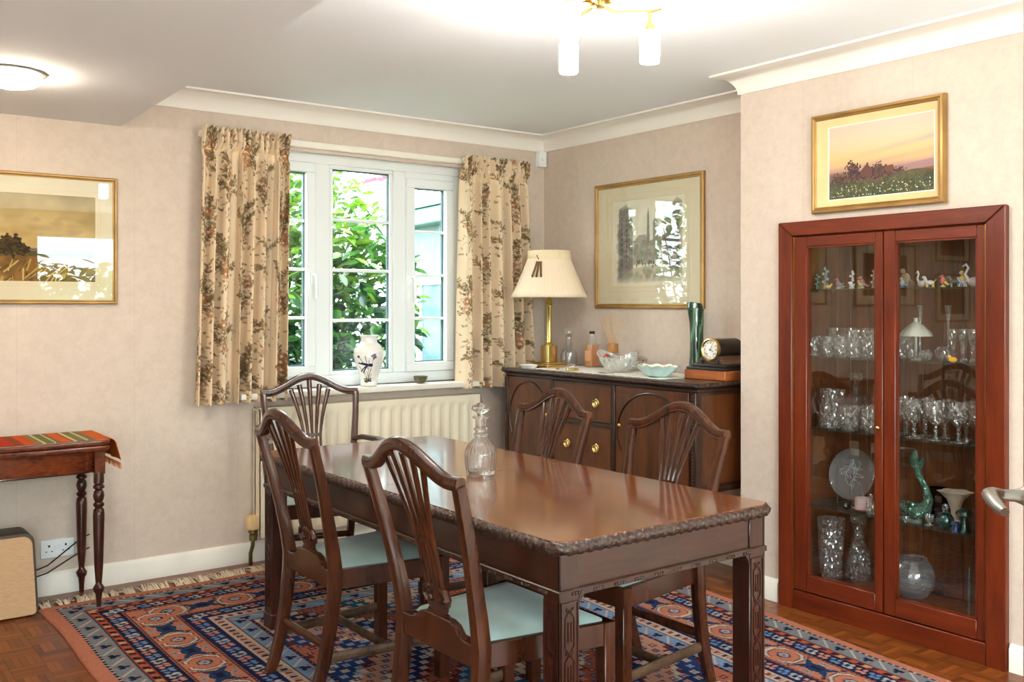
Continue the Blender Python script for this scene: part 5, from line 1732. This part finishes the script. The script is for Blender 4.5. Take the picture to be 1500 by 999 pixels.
# ------------------------------------------------------------------ ceiling light, dome light
WARM = (1.0, .94, .86, 1)
cl = thing('ceiling_light', 'brass ceiling light with glowing glass shades above the table', 'ceiling light', (2.08, 2.32, CZ))
SHD = emis('lit_glass_shade', WARM, LAMP_W / (PI * .0235))
MB().lathe([(0, 0), (.075, 0), (.078, -.006), (.06, -.022), (.02, -.030), (.014, -.034), (.014, -.085), (.030, -.092), (.034, -.112), (.022, -.128), (0, -.132)], 24).build('canopy', MAT['brass2'], cl)
for k in range(3):
    a = .8 + k * 2.1
    MB().ball((.035 * math.cos(a), .035 * math.sin(a), -.118), (.022, .022, .006), 12, 6).build('leaf_disc', MAT['brass'], cl)
for (dx, dy) in ((.183, -.05), (.06, .216), (-.215, -.112)):
    L_ = math.hypot(dx, dy)
    ux, uy = dx / L_, dy / L_
    p = [(0, 0, -.118), (dx * .4 - uy * .02, dy * .4 + ux * .02, -.132), (dx * .8, dy * .8, -.128), (dx, dy, -.122), (dx * 1.22, dy * 1.22, -.108)]
    arm = MB().tube(p, [.006, .0065, .006, .006, .004], 8).build('arm', MAT['brass2'], cl)
    MB().tube([(dx, dy, -.118), (dx, dy, -.155)], .005, 8).lathe([(.006, -.155), (.010, -.160), (.020, -.185), (.016, -.186), (0, -.184)], 14, None, T((dx, dy, 0))).build('shade_holder', MAT['brass2'], arm)
    MB().lathe([(.012, -.183), (.030, -.188), (.0335, -.196), (.0315, -.286), (.030, -.290), (0, -.290)], 24, None, T((dx, dy, 0))).build('glass_shade', SHD, arm)
dl = thing('dome_light', 'round glowing flush light on the lowered ceiling', 'ceiling light', (.66, 4.0, 2.214))
MB().lathe([(0, 0), (.118, 0), (.122, -.004), (.122, -.010), (.110, -.014), (0, -.014)], 36).build('rim', MAT['steel'], dl)
MB().lathe([(.107, -.0135), (.104, -.034), (.086, -.048), (.045, -.058), (0, -.060)], 36).build('glass_dome', emis('lit_opal_dome', (1, .86, .66, 1), 60), dl)

# ------------------------------------------------------------------ table decanter
dc = thing('crystal_decanter', 'crystal decanter with stopper standing on the dining table', 'decanter', (1.988, 2.845, TZ + .0006))
pr_ = [(.044, 0), (.050, .003), (.052, .012), (.054, .02), (.0575, .05), (.0585, .072), (.054, .092), (.044, .110), (.030, .125), (.0225, .136), (.0265, .141), (.0265, .147), (.021, .151), (.021, .157), (.0255, .161), (.0255, .166), (.020, .170), (.019, .188), (.020, .198), (.030, .203), (.030, .207), (.019, .208)]
def dfl(a, r, z):
    if .014 < z < .075: return 1 + .035 * abs(math.cos(11 * a)) - .02
    if .075 <= z < .125: return 1 + .03 * math.cos(22 * a)
    return 1
MB().lathe([(0, 0)] + pr_ + [(.012, .207), (.013, .17), (.017, .13), (.040, .108), (.052, .085), (.053, .06), (.047, .018), (0, .014)], 66, dfl).build('body', MAT['lead'], dc)
MB().lathe([(.011, .20), (.012, .212), (.013, .220), (.030, .230), (.0345, .238), (.028, .248), (.012, .256), (0, .258)], 12).build('stopper', MAT['lead'], dc, ang=5)

# ------------------------------------------------------------------ things on the window sill
vs_ = thing('porcelain_vase', 'white porcelain vase painted with a swallow on the window sill', 'vase', (2.612, 4.835, .8935))
cvv = Canvas(2 * PI, .285, 300, 150, (240, 236, 230))
zr = [(.0, .044), (.012, .047), (.03, .045), (.06, .052), (.12, .074), (.165, .086), (.195, .085), (.225, .068), (.24, .052), (.25, .046), (.272, .046), (.28, .052), (.285, .056)]
cxp = 3.98                                               # angle that faces the room
def vp(u, v): return cxp + u / .07, .285 - v             # metres across / height -> canvas
def vell(u, v, a, b, col, ang=0): cvv.ell(*vp(u, v), a / .07, b, col, 0)
def vline(u0, v0, u1, v1, w, col):
    n = 26
    for k in range(n + 1):
        t = k / n
        x, y = vp(u0 + (u1 - u0) * t, v0 + (v1 - v0) * t)
        cvv.ell(x, y, w / .07 * .6, w * .6, col)
OL, NVv, RD = (112, 98, 58), (44, 36, 84), (130, 50, 70)
for (a, b, c, d) in ((.012, .035, .006, .085), (.012, .035, .03, .10), (.008, .035, -.015, .09), (.02, .04, .034, .072), (.0, .035, -.04, .115), (.014, .05, .018, .15), (.02, .06, .04, .165), (-.005, .12, -.03, .165), (.01, .1, .0, .17)):
    vline(a, b, c, d, .0032, OL)
for k in range(26): vell(rnd.uniform(-.03, .04), rnd.uniform(.025, .045), .006, .005, rnd.choice([(60, 62, 44), (84, 84, 56), (50, 46, 40)]))
vline(-.04, .132, .0, .122, .007, NVv)
vline(-.02, .130, .03, .118, .011, NVv)
vell(.026, .122, .012, .009, NVv)
vline(.005, .118, -.035, .085, .006, (84, 44, 84))
vline(.008, .116, -.02, .078, .006, NVv)
for q in ((.034, .172), (.042, .178), (.046, .166), (-.034, .168)): vell(q[0], q[1], .008, .007, (96, 72, 120))
vell(.04, .158, .005, .006, RD)
def vfn(U, V):
    h = .285 * (1 - V)
    r = np.interp(h, [p[0] for p in zr], [p[1] for p in zr])
    r = r * np.clip((1 - V) / .0001, 0, 1)
    return np.stack([r * np.cos(U * 2 * PI), r * np.sin(U * 2 * PI), h], -1)
canvas_obj(cvv, vfn, 'body', vcol('glazed_porcelain', .12, .6, .5), vs_)
MB().lathe([(0, .001), (.0455, .001)], 24).lathe([(.0555, .2845), (.050, .278), (.044, .268), (.043, .23), (0, .225)], 30).build('inside', plain('porcelain_white', srgb(238, 234, 228), .15, coat=.5), vs_)
put(vase_mb([(.016, 0), (.024, .004), (.036, .018), (.042, .038), (.043, .042)], .003, 28), 'small_bowl', plain('mottled_olive_glaze', srgb(78, 72, 40), .25, coat=.4, var=.5), 'small mottled brown bowl on the window sill', 'bowl', (2.945, 4.825, .8935))

# ------------------------------------------------------------------ wall fittings
al = thing('alarm_sensor', 'small white motion sensor high in the corner above the lamp', 'sensor', (3.875, WY, 2.285))
MB().box(-.030, .030, -.042, 0, -.050, .050).build('housing', MAT['upvc'], al, bev=.006, seg=2)
MB().box(-.008, -.004, -.0425, -.040, -.012, .004).build('indicator', MAT['steel'], al)
so = thing('wall_socket', 'white double plug socket on the wall behind the console leg', 'socket', (1.003, WY, .214))
MB().box(-.073, .073, -.010, 0, -.043, .043).build('face_plate', MAT['upvc'], so, bev=.003)
k_ = MB()
for cx_ in (-.036, .036):
    k_.box(cx_ - .004, cx_ + .004, -.0105, -.009, .008, .018).box(cx_ - .016, cx_ - .008, -.0105, -.009, -.014, -.010).box(cx_ + .008, cx_ + .016, -.0105, -.009, -.014, -.010)
k_.build('pin_hole', MAT['black'], so)
for cx_ in (-.009, .009): MB().box(cx_ - .006, cx_ + .006, -.013, -.009, -.004, .014).build('switch', MAT['upvc'], so, bev=.001)
for (z0, zz, lb) in ((.165, .10, 'upper black cable trailing from the case to the console leg'), (.120, .07, 'lower black cable trailing from the case to the console leg')):
    put(MB().tube([(.72, 4.78, z0 * .55), (.85, 4.80, z0 * .60), (.95, 4.82, z0 * .75), (1.05, 4.838, z0 * 1.15), (1.10, 4.845, z0 * 1.35), (1.14, 4.868, z0 * 1.4)], .0032, 7), 'power_cable', MAT['black'], lb, 'cable', (0, 0, .03), 'black cables')

# ------------------------------------------------------------------ console table with runner
ct = thing('console_table', 'mahogany fold-over console table with turned legs below the landscape', 'table', (.65, 4.66, 0))
def ctop(z0, z1, r):
    p = [(-.50, .205), (-.50, -.19)] + [(.44 + .058 * math.cos(a), -.135 + .058 * math.sin(a)) for a in [-PI / 2 + i * PI / 12 for i in range(7)]] + [(.498, .205)]
    return MB().prism(p, z0, z1).build(r, MAT['cons'], ct, bev=.007, seg=3)
ctop(.731, .754, 'upper_leaf')
ctop(.706, .730, 'lower_leaf')
p = [(-.48, .19), (-.48, -.165), (.38, -.165), (.43, -.14), (.455, -.10), (.455, .19)]
MB().prism(p, .615, .706).build('frieze', MAT['cons'], ct)
MB().prism([(x * 1.004, y * 1.012) for x, y in p], .610, .618).build('frieze_bead', MAT['mahog'], ct, bev=.003)
MB().box(.425, .470, -.165, -.120, .600, .706).build('corner_block', MAT['cons'], ct, bev=.003)
lp = [(.010, .0135), (.0115, .05), (.015, .075), (.022, .085), (.024, .10), (.016, .112), (.013, .118), (.014, .13), (.019, .20), (.023, .35), (.0245, .42), (.022, .445), (.015, .452), (.023, .462), (.023, .470), (.015, .478), (.020, .488), (.024, .505), (.020, .525), (.014, .532), (.024, .540), (.024, .548), (.016, .556), (.022, .562), (.022, .590), (.020, .612)]
for (lx, ly, zo) in ((.446, -.148, 0), (.446, .165, -.0085), (-.44, -.148, -.0085), (-.44, .165, -.0085)):
    MB().lathe([(r, zz + (zo if zz < .06 else 0)) for r, zz in lp], 20, None, T((lx, ly, 0))).build('leg', MAT['mahog_z'], ct)
RW, RD_ = .93, .33
cv = Canvas(RW, RD_, 300, 60, (196, 92, 44))
def strp(a, b, c): cv.rect(a, b, 0, RD_, c)
for (a, b, c) in ((0, .3, (180, 64, 36)), (.20, .26, (150, 66, 40)), (.30, .46, (178, 60, 36)), (.42, .455, (140, 70, 44)), (.48, .505, (196, 82, 40)), (.505, .53, (128, 120, 78)), (.53, .54, (196, 190, 140)), (.54, .575, (116, 112, 76)), (.575, .582, (206, 198, 150)), (.582, .60, (132, 104, 64)),
                 (.60, .64, (206, 96, 46)), (.64, .652, (150, 90, 50)), (.652, .664, (206, 198, 150)), (.664, .70, (124, 118, 78)), (.70, .712, (196, 188, 140)), (.712, .742, (128, 112, 84)), (.742, .93, (204, 100, 44)), (.80, .805, (188, 84, 40))): strp(a, b, c)
cv.C *= (.94 + .08 * np.sin(cv.X * 900) * np.sin(cv.Y * 500))[..., None]
def rfn(U, V):
    s_ = U * RW
    flat = .795
    over = np.clip(s_ - flat, 0, None)
    a = np.clip(over / .055, 0, 1) * PI * .40
    ex = np.where(over > 0, .036 * np.sin(a) + np.clip(over - .055, 0, None) * .25, 0)
    ez = np.where(over > 0, -.036 * (1 - np.cos(a)) - np.clip(over - .055, 0, None) * .95, 0)
    x = -.31 + np.minimum(s_, flat) + ex + .004 * np.sin(V * 12) * np.clip(over / .1, 0, 1)
    y = -.155 + RD_ * V + over * .12 * np.sin(V * 7)
    return np.stack([x, y, .7565 + ez + .0006 * np.sin(U * 60)], -1)
rn_ = thing('striped_runner', 'orange striped woven runner draped over the console table end', 'table runner', (.65, 4.66, 0))
o = canvas_obj(cv, rfn, 'cloth', vcol('woven_runner', .95, spec=.05, bump=.4, bscale=500), rn_)
md = o.modifiers.new('thick', 'SOLIDIFY')
md.thickness = .0025
md.offset = -1
f_ = MB()
for k in range(60):
    yy = -.150 + RD_ * k / 60
    f_.tube([(.537, yy, .642), (.540 + rnd.uniform(-.004, .006), yy + rnd.uniform(-.006, .006), .612)], [.0018, .0008], 4)
f_.build('fringe', plain('orange_fringe', srgb(196, 120, 66), .9), rn_, fix=False)['kind'] = 'stuff'

# carry case under the console
cc = thing('carry_case', 'beige fabric-covered case with dark rounded edging under the console table', 'case', (.585, 4.66, .0045))
def casep(s, y):
    out = []
    for (cx_, cz_, a0) in ((.255 - .03, .355 - .045, 0), (-.255 + .03, .355 - .045, PI / 2), (-.285 + .02, .02, PI), (.285 - .02, .02, 3 * PI / 2)):
        r_ = .045 if cz_ > .1 else .018
        for i in range(6):
            a = a0 + PI / 2 * i / 5
            out.append(((cx_ + r_ * .9 * math.cos(a)) * s, .006 + (cz_ + r_ * math.sin(a)) * s))
    return out
MB().prism(casep(1.0, 0), -.085, .08, 'y').build('shell', plain('dark_leatherette', srgb(70, 58, 46), .55), cc, bev=.006, seg=2)
fbm = N('beige_weave')
_c = fbm.coord((4, 4, 60))
fbm = fbm.done(fbm.pbsdf(fbm.ramp(fbm.noise(_c, 9, 4, .7), [(.3, srgb(176, 140, 104)), (.7, srgb(206, 172, 134))]), .85, spec=.15))
MB().prism(casep(.965, 0), -.090, -.084, 'y').build('fabric_panel', fbm, cc, bev=.002)
MB().box(.279, .287, -.03, .0, .03, .085).build('latch', MAT['chrome'], cc, bev=.002)
f_ = MB()
for sx in (-.22, .22):
    for sy in (-.06, .06): f_.box(sx - .015, sx + .015, sy - .012, sy + .012, 0, .012)
f_.build('rubber_foot', MAT['black'], cc)

# ------------------------------------------------------------------ open door by the viewer
dr = thing('door_1', None, None, (1.668, .790, 0), kind='structure')
tag(dr, 'open brown wooden door at the edge of the view')
ang = math.atan2(.30 - .790, 1.02 - 1.668)
DW = wood('door_oak', srgb(120, 70, 34), srgb(176, 112, 60), .4, .2, (3, 3, .4))
dr.rotation_euler.z = ang
MB().box(0, .80, 0, .042, .006, 2.02).build('leaf', DW, dr, bev=.003)
MB().box(.052, .085, -.010, 0, .975, 1.085).build('handle_plate', MAT['steel'], dr, bev=.006, seg=2)
MB().lathe([(.020, 0), (.014, .008), (.010, .018), (.0095, .045), (0, .046)], 16, None, T((.068, -.008, 1.032)) @ Matrix.Rotation(PI / 2, 4, 'X')).tube([(.068, -.040, 1.032), (.070, -.058, 1.034), (.080, -.066, 1.034), (.110, -.066, 1.030), (.150, -.064, 1.026), (.17, -.060, 1.024)], [.009, .011, .012, .011, .010, .007], 10).build('lever', MAT['steel'], dr)
# ------------------------------------------------------------------ things on the sideboard
z = SZ + .0005
rl = thing('lace_runner', 'white lace runner laid along the sideboard top', 'runner', (3.64, 3.90, z))
cv = Canvas(.40, 1.06, 60, 160, (236, 230, 218))
for k in range(500):
    cv.ell(rnd.uniform(0, .4), rnd.uniform(0, 1.06), .004, .004, (176, 150, 128), 0, .6)
canvas_obj(cv, lambda U, V: np.stack([(-.20 - .008 * np.sin(V * 110) * (U < .03)) + .40 * U, -.53 + 1.06 * V + .006 * np.sin(U * 70) * ((V < .02) | (V > .98)), .0018 + .0008 * np.sin(U * 30) * np.sin(V * 70)], -1), 'cloth', vcol('lace', .9), rl).modifiers.new('t', 'SOLIDIFY').thickness = .0015
zl = z + .0032
# lamp
lm = thing('table_lamp', 'brass column table lamp with a pleated cream shade on the sideboard', 'lamp', (3.62, 4.47, z))
MB().box(-.085, .085, -.085, .085, 0, .018).box(-.072, .072, -.072, .072, .018, .030).build('base', MAT['brass2'], lm, bev=.004)
MB().prism(rrect(.036, .036, .006, 3), .030, .130).build('plinth', MAT['brass2'], lm, bev=.002)
MB().lathe([(.022, .130), (.024, .138), (.018, .145), (.016, .150), (.0155, .36), (.020, .366), (.016, .376), (.021, .382), (.014, .392), (.010, .42), (.010, .47)], 24, lambda a, r, zz: 1 + (.04 * math.cos(12 * a) if .15 < zz < .36 else 0)).build('column', plain('pale_gold_brass', srgb(226, 204, 120), .25, 1), lm)
SHM = plain('pleated_silk', srgb(238, 216, 188), .8, spec=.15)
def shp(h):
    t = (h - .413) / .245
    return .228 + (.122 - .228) * min(1, t) ** .93
m = MB()
prs = [(shp(.413 + .245 * k / 8), .413 + .245 * k / 8) for k in range(9)]
m.lathe(prs + [(r - .003, hh) for r, hh in prs[::-1]], 180, lambda a, r, zz: 1 + .009 * math.cos(60 * a), close=True)
m.build('shade', SHM, lm, ang=180)
MB().lathe([(.126, .638), (.130, .644), (.128, .668), (.126, .690), (.123, .690), (.123, .640)], 120, lambda a, r, zz: 1 + .012 * math.cos(34 * a), close=True).build('shade_collar', plain('cream_braid', srgb(232, 212, 174), .8), lm)
b = MB()
for k in range(3):
    a0 = math.radians(202 + k * 5)
    for q in range(7):
        hh = .615 - q * .013
        rr_ = shp(hh) + .008
        aa = a0 + (k - 1) * q * .011
        b.ball((rr_ * math.cos(aa), rr_ * math.sin(aa), hh), (.007, .007, .009), 6, 4)
b.build('tassel', plain('rust_green_beads', srgb(116, 80, 40), .6, var=.6), lm)
MB().tube([(.129 * math.cos(a), .129 * math.sin(a), zz) for a, zz in ((3.45, .66), (3.5, .645), (3.56, .632), (3.6, .62))], .004, 6).build('tassel_cord', plain('red_cord', srgb(168, 60, 40), .8), lm)
# clear decanter
d2 = thing('glass_carafe', 'plain glass carafe with a stopper beside the lamp base', 'decanter', (3.80, 4.50, z))
vase_mb([(.048, 0), (.052, .004), (.054, .05), (.050, .085), (.022, .11), (.018, .12), (.022, .126), (.017, .132), (.022, .138), (.017, .145), (.018, .175), (.027, .182)], .003, 32, lambda a, r, zz: 1 + (.02 * math.cos(16 * a) if zz < .06 else 0)).build('body', GL, d2)
MB().lathe([(.013, .176), (.014, .186), (.026, .192), (.030, .212), (.024, .226), (0, .228)], 20).build('stopper', GL, d2)
# whisky bottle
bt = thing('drinks_bottle', 'square bottle of amber liquid with a black cap on the sideboard', 'bottle', (3.80, 4.290, z))
MB().prism(rrect(.034, .034, .008, 3), 0, .14).lathe([(.030, .138), (.016, .165), (.014, .172), (.014, .205), (0, .205)], 16).build('glass_body', GL, bt)
MB().prism(rrect(.030, .030, .007, 3), .006, .134).build('amber_spirit', plain('amber_liquid', srgb(196, 120, 64), .2, coat=.5), bt)
MB().box(-.0355, -.0335, -.024, .024, .04, .10).build('label_paper', plain('tan_label', srgb(206, 150, 104), .7), bt)
MB().lathe([(.0165, .198), (.0165, .214), (.0, .215)], 16).build('cap', MAT['black'], bt)
# cut glass boat bowl
bo = thing('boat_bowl', 'large boat-shaped cut-glass bowl on the sideboard', 'bowl', (3.615, 3.872, zl))
def boat(u, v, inn):
    a = 2 * PI * u
    hgt = .078 + .040 * abs(math.sin(a)) ** 3
    t = v
    ry_ = (.055 + .085 * t ** .7)
    rx_ = (.035 + .050 * t ** .7)
    cut = 1 + .030 * math.cos(24 * a + 9 * t) * (1 if .08 < t < .9 else 0)
    k = 1 if not inn else .94
    return (rx_ * math.cos(a) * cut * k, ry_ * math.sin(a) * cut * k, max(0, hgt * t) + (.006 if inn else 0) * (1 - t))
m = MB()
n_u, n_v = 96, 10
ring = lambda v, inn: [boat(i / n_u, v, inn) for i in range(n_u)]
vs, fs = [], []
rows = [ring(k / n_v, False) for k in range(n_v + 1)] + [ring(1 - k / n_v, True) for k in range(n_v + 1)]
for rw in rows: vs += rw
for i in range(len(rows) - 1):
    for k in range(n_u):
        k2 = (k + 1) % n_u
        fs.append((i * n_u + k, i * n_u + k2, (i + 1) * n_u + k2, (i + 1) * n_u + k))
fs.append(tuple(range(n_u - 1, -1, -1)))
fs.append(tuple(range((len(rows) - 1) * n_u, len(rows) * n_u)))
m.add(vs, fs).build('bowl_body', cut_glass('frosty_cut_glass', (.96, .97, .95, 1), .3, .05, .16, 70, .75), bo)
put(MB().ball((0, 0, .017), .017, 16, 10), 'red_bauble', plain('red_gloss', srgb(190, 24, 32), .15, coat=.8), 'shiny red ball lying in the cut-glass bowl', 'ball', (3.62, 3.965, zl + .062))
put(MB().tube([(0, .07, .0), (0, .02, .02), (0, -.03, .022)], [.010, .014, .006], 8), 'foil_sweet', MAT['chrome'], 'crumpled silver wrapper in the cut-glass bowl', 'wrapper', (3.612, 3.925, zl + .055))
# reed diffuser
df = thing('reed_diffuser', 'reed diffuser with a wooden collar and thin sticks behind the bowl', 'diffuser', (3.795, 4.103, z))
vase_mb([(.034, 0), (.038, .004), (.038, .070), (.016, .088), (.016, .10)], .003, 20).build('jar', GL, df)
MB().lathe([(0, .094), (.029, .094), (.031, .098), (.031, .144), (.028, .148), (0, .148)], 20).build('collar', plain('tan_wood_collar', srgb(172, 116, 60), .5, var=.15), df)
m = MB()
for (dx, dy, h) in ((-.01, .098, .30), (.01, .082, .305), (-.02, .03, .305), (.0, .012, .315), (.015, .022, .31), (-.01, -.070, .30), (.02, -.080, .305), (-.005, .005, .30)):
    m.tube([(0, 0, .10), (dx, dy, h)], .0019, 6)
m.build('reed', plain('pale_reed', srgb(206, 160, 100), .7), df)
# preserve pot with silver lid
po = thing('preserve_pot', 'clear glass pot with a silver lid behind the cut-glass bowl', 'pot', (3.80, 3.915, z))
vase_mb([(.050, 0), (.056, .006), (.060, .04), (.055, .062)], .003, 28, flu(14, .025)).build('jar', CG, po)
MB().lathe([(.062, .060), (.063, .066), (.050, .076), (.025, .084), (.006, .088), (.004, .094), (.012, .100), (.010, .106), (0, .108)], 28).build('lid', MAT['chrome'], po)
# floral dish
fd = thing('porcelain_dish', 'leaf-shaped porcelain dish, pale blue outside with flowers inside', 'dish', (3.53, 3.487, zl))
def dish(u, v, inn=0):
    a = 2 * PI * u
    r = .045 + .062 * v + .012 * v * math.cos(5 * a)
    return (r * .78 * math.cos(a), r * 1.08 * math.sin(a) + .01 * v * math.sin(a) ** 3, (.056 if not inn else .052) * v ** 1.3 + .004 * v * math.cos(10 * a) + inn * .006)
m = MB()
m.grid(lambda u, v: dish(u, v), 60, 10)
m.lathe([(0, 0), (.044, 0)], 24)
m.build('outside', plain('pale_blue_glaze', srgb(186, 214, 212), .15, coat=.5), fd)
cvd = Canvas(1, 1, 120, 24, (238, 230, 214))
for k in range(70):
    cvd.ell(rnd.random(), rnd.random(), .014, .06, rnd.choice([(150, 160, 90), (206, 120, 90), (216, 170, 96), (120, 140, 90)]), 0, .8)
def dfn(U, V):
    P = np.empty(U.shape + (3,))
    for j in range(U.shape[0]):
        for i in range(U.shape[1]):
            P[j, i] = dish(U[j, i], max(.02, 1 - V[j, i]), 1) if V[j, i] < .98 else (0, 0, .007)
    return P
canvas_obj(cvd, dfn, 'inside', vcol('painted_porcelain', .2, .4), fd)
# small plates and ornaments at the front
put(MB().lathe([(0, 0), (.040, 0), (.052, .014), (.056, .020), (.053, .021), (.040, .006), (0, .005)], 28), 'white_saucer', plain('white_china', srgb(236, 232, 224), .2, coat=.4), 'small white china dish beside the lamp base', 'dish', (3.455, 4.455, z))
gd = thing('trinket_box', 'little domed glass trinket with a gilt rim on the lace runner', 'ornament', (3.50, 4.118, zl))
MB().lathe([(0, 0), (.036, 0), (.038, .006), (.034, .012), (0, .013)], 20).build('gilt_base', MAT['brass2'], gd)
MB().lathe([(.033, .0125), (.030, .024), (.018, .034), (0, .037)], 20).build('dome', CG, gd)
put(MB().tube([(0, -.055, .006), (0, .0, .004), (0, .03, .004), (0, .06, .005)], [(.002, .004), (.002, .004), (.003, .008), (.002, .006)], 6), 'silver_spoon', MAT['chrome'], 'silver spoon lying at the front of the lace runner', 'spoon', (3.465, 3.80, zl))
put(lump_mb(.011, 9), 'gilt_trinket', MAT['brass'], 'tiny gilt trinket on the lace runner near the domed one', 'ornament', (3.47, 4.21, zl))
# green vase
cvg = Canvas(2 * PI, .375, 120, 120, (26, 66, 44))
n_ = nz(cvg, .35, 8)
sw_ = np.sin(cvg.X * 2 + cvg.Y * 14 + 5 * n_) ** 2
cvg.C = np.array((18, 50, 36)) * (1 - sw_[..., None] ** 3) + np.array((96, 140, 106)) * (sw_[..., None] ** 3)
def gv(U, V):
    h = .375 * (1 - V)
    r = np.interp(h, [0, .02, .10, .20, .26, .31, .345, .375], [.038, .040, .035, .032, .033, .037, .041, .036])
    r = r * (1 + .05 * np.cos(3 * (U * 2 * PI) + h * 12))
    sx = -.008 * np.sin(h * 7) - .012 * np.clip((h - .28) / .09, 0, 1)
    return np.stack([r * np.cos(U * 2 * PI), r * np.sin(U * 2 * PI) - sx, h * (1 - .02 * np.cos(U * 2 * PI) * (h > .33))], -1)
gvz = thing('green_vase', 'tall dark green swirled ceramic vase behind the mantel clock', 'vase', (3.80, 3.462, z))
canvas_obj(cvg, gv, 'body', vcol('green_glaze', .1, .9, .5), gvz).modifiers.new('t', 'SOLIDIFY').thickness = .003
MB().lathe([(0, .002), (.036, .002)], 20).build('foot', IR, gvz)
# mantel clock
ck = thing('mantel_clock', 'drum-shaped mantel clock on a black and brown wooden base', 'clock', (3.73, 3.232, z))
WD = wood('orange_brown_wood', srgb(120, 58, 24), srgb(176, 98, 46), .3, .4, (3, .6, 3))
MB().box(-.135, .13, -.132, .132, 0, .046).build('lower_base', WD, ck, bev=.003)
MB().box(-.128, .13, -.126, .126, .046, .060).box(-.110, .12, -.108, .108, .060, .076).build('black_plinth', plain('ebonised_wood', srgb(34, 28, 26), .35), ck, bev=.004, seg=2)
m = MB().prism([(-.098, .076), (.098, .076), (.085, .090), (.072, .098), (.060, .118), (.045, .112), (-.045, .112), (-.060, .118), (-.072, .098), (-.085, .090)], -.088, .09, 'x')
m.build('cradle', wood('dark_brown_cradle', srgb(60, 34, 22), srgb(104, 64, 42), .4, .2), ck, bev=.003)
MB().ball((-.09, -.052, .094), (.006, .014, .014), 12, 8).ball((-.09, .052, .094), (.006, .014, .014), 12, 8).build('rosette', MAT['black'], ck)
RX_ = T((0, 0, .146)) @ Matrix.Rotation(PI / 2, 4, 'Y')
MB().lathe([(0, -.088), (.050, -.088), (.0545, -.084), (.0545, .092), (.050, .096), (0, .096)], 40, None, RX_).build('drum', plain('bronze_black_case', srgb(48, 40, 34), .35, .3), ck)
MB().lathe([(.0445, -.092), (.050, -.098), (.056, -.096), (.0575, -.088), (.0575, -.080), (.054, -.080)], 40, None, RX_, close=True).build('bezel', MAT['brass2'], ck)
dial = MB().lathe([(0, -.0895), (.0455, -.0895), (.0455, -.0905), (0, -.0905)], 40, None, RX_).build('dial', plain('enamel_dial', srgb(240, 236, 226), .3), ck)
rom = ['XII', 'I', 'II', 'III', 'IIII', 'V', 'VI', 'VII', 'VIII', 'IX', 'X', 'XI']
for k, s in enumerate(rom):
    a = k * PI / 6
    cu = bpy.data.curves.new('numeral', 'FONT')
    cu.body = s
    cu.size = .0125
    cu.align_x = 'CENTER'
    cu.align_y = 'CENTER'
    cu.extrude = .0002
    cu.materials.append(MAT['black'])
    tmp = bpy.data.objects.new('numeral_text', cu)
    me = bpy.data.meshes.new_from_object(tmp)
    bpy.data.objects.remove(tmp)
    t = bpy.data.objects.new('numeral', me)
    COL.objects.link(t)
    t.parent = dial
    # face -x: text x -> -Y world, text y -> z
    R = Matrix(((0, 0, -1), (-1, 0, 0), (0, 1, 0))).to_4x4()
    t.matrix_local = T((-.0912, -.0355 * math.sin(a), .146 + .0355 * math.cos(a))) @ R @ Matrix.Rotation(-a, 4, 'Z')
m = MB()
def hand(an, ln, w):
    dy, dz = -math.sin(an), math.cos(an)
    m.tube([(-.0925, -dy * .006, .146 - dz * .006), (-.0925, dy * ln, .146 + dz * ln)], [(w, .0006), (w * .4, .0006)], 4, L=(0, -dz, dy))
hand(math.radians(30), .030, .0022)
hand(math.radians(112), .024, .003)
m.ball((-.0925, 0, .146), .003, 8, 6).ball((-.0915, .022, .125), (.001, .0035, .0035), 8, 6).ball((-.0915, -.022, .125), (.001, .0035, .0035), 8, 6)
m.build('hands', MAT['black'], dial)
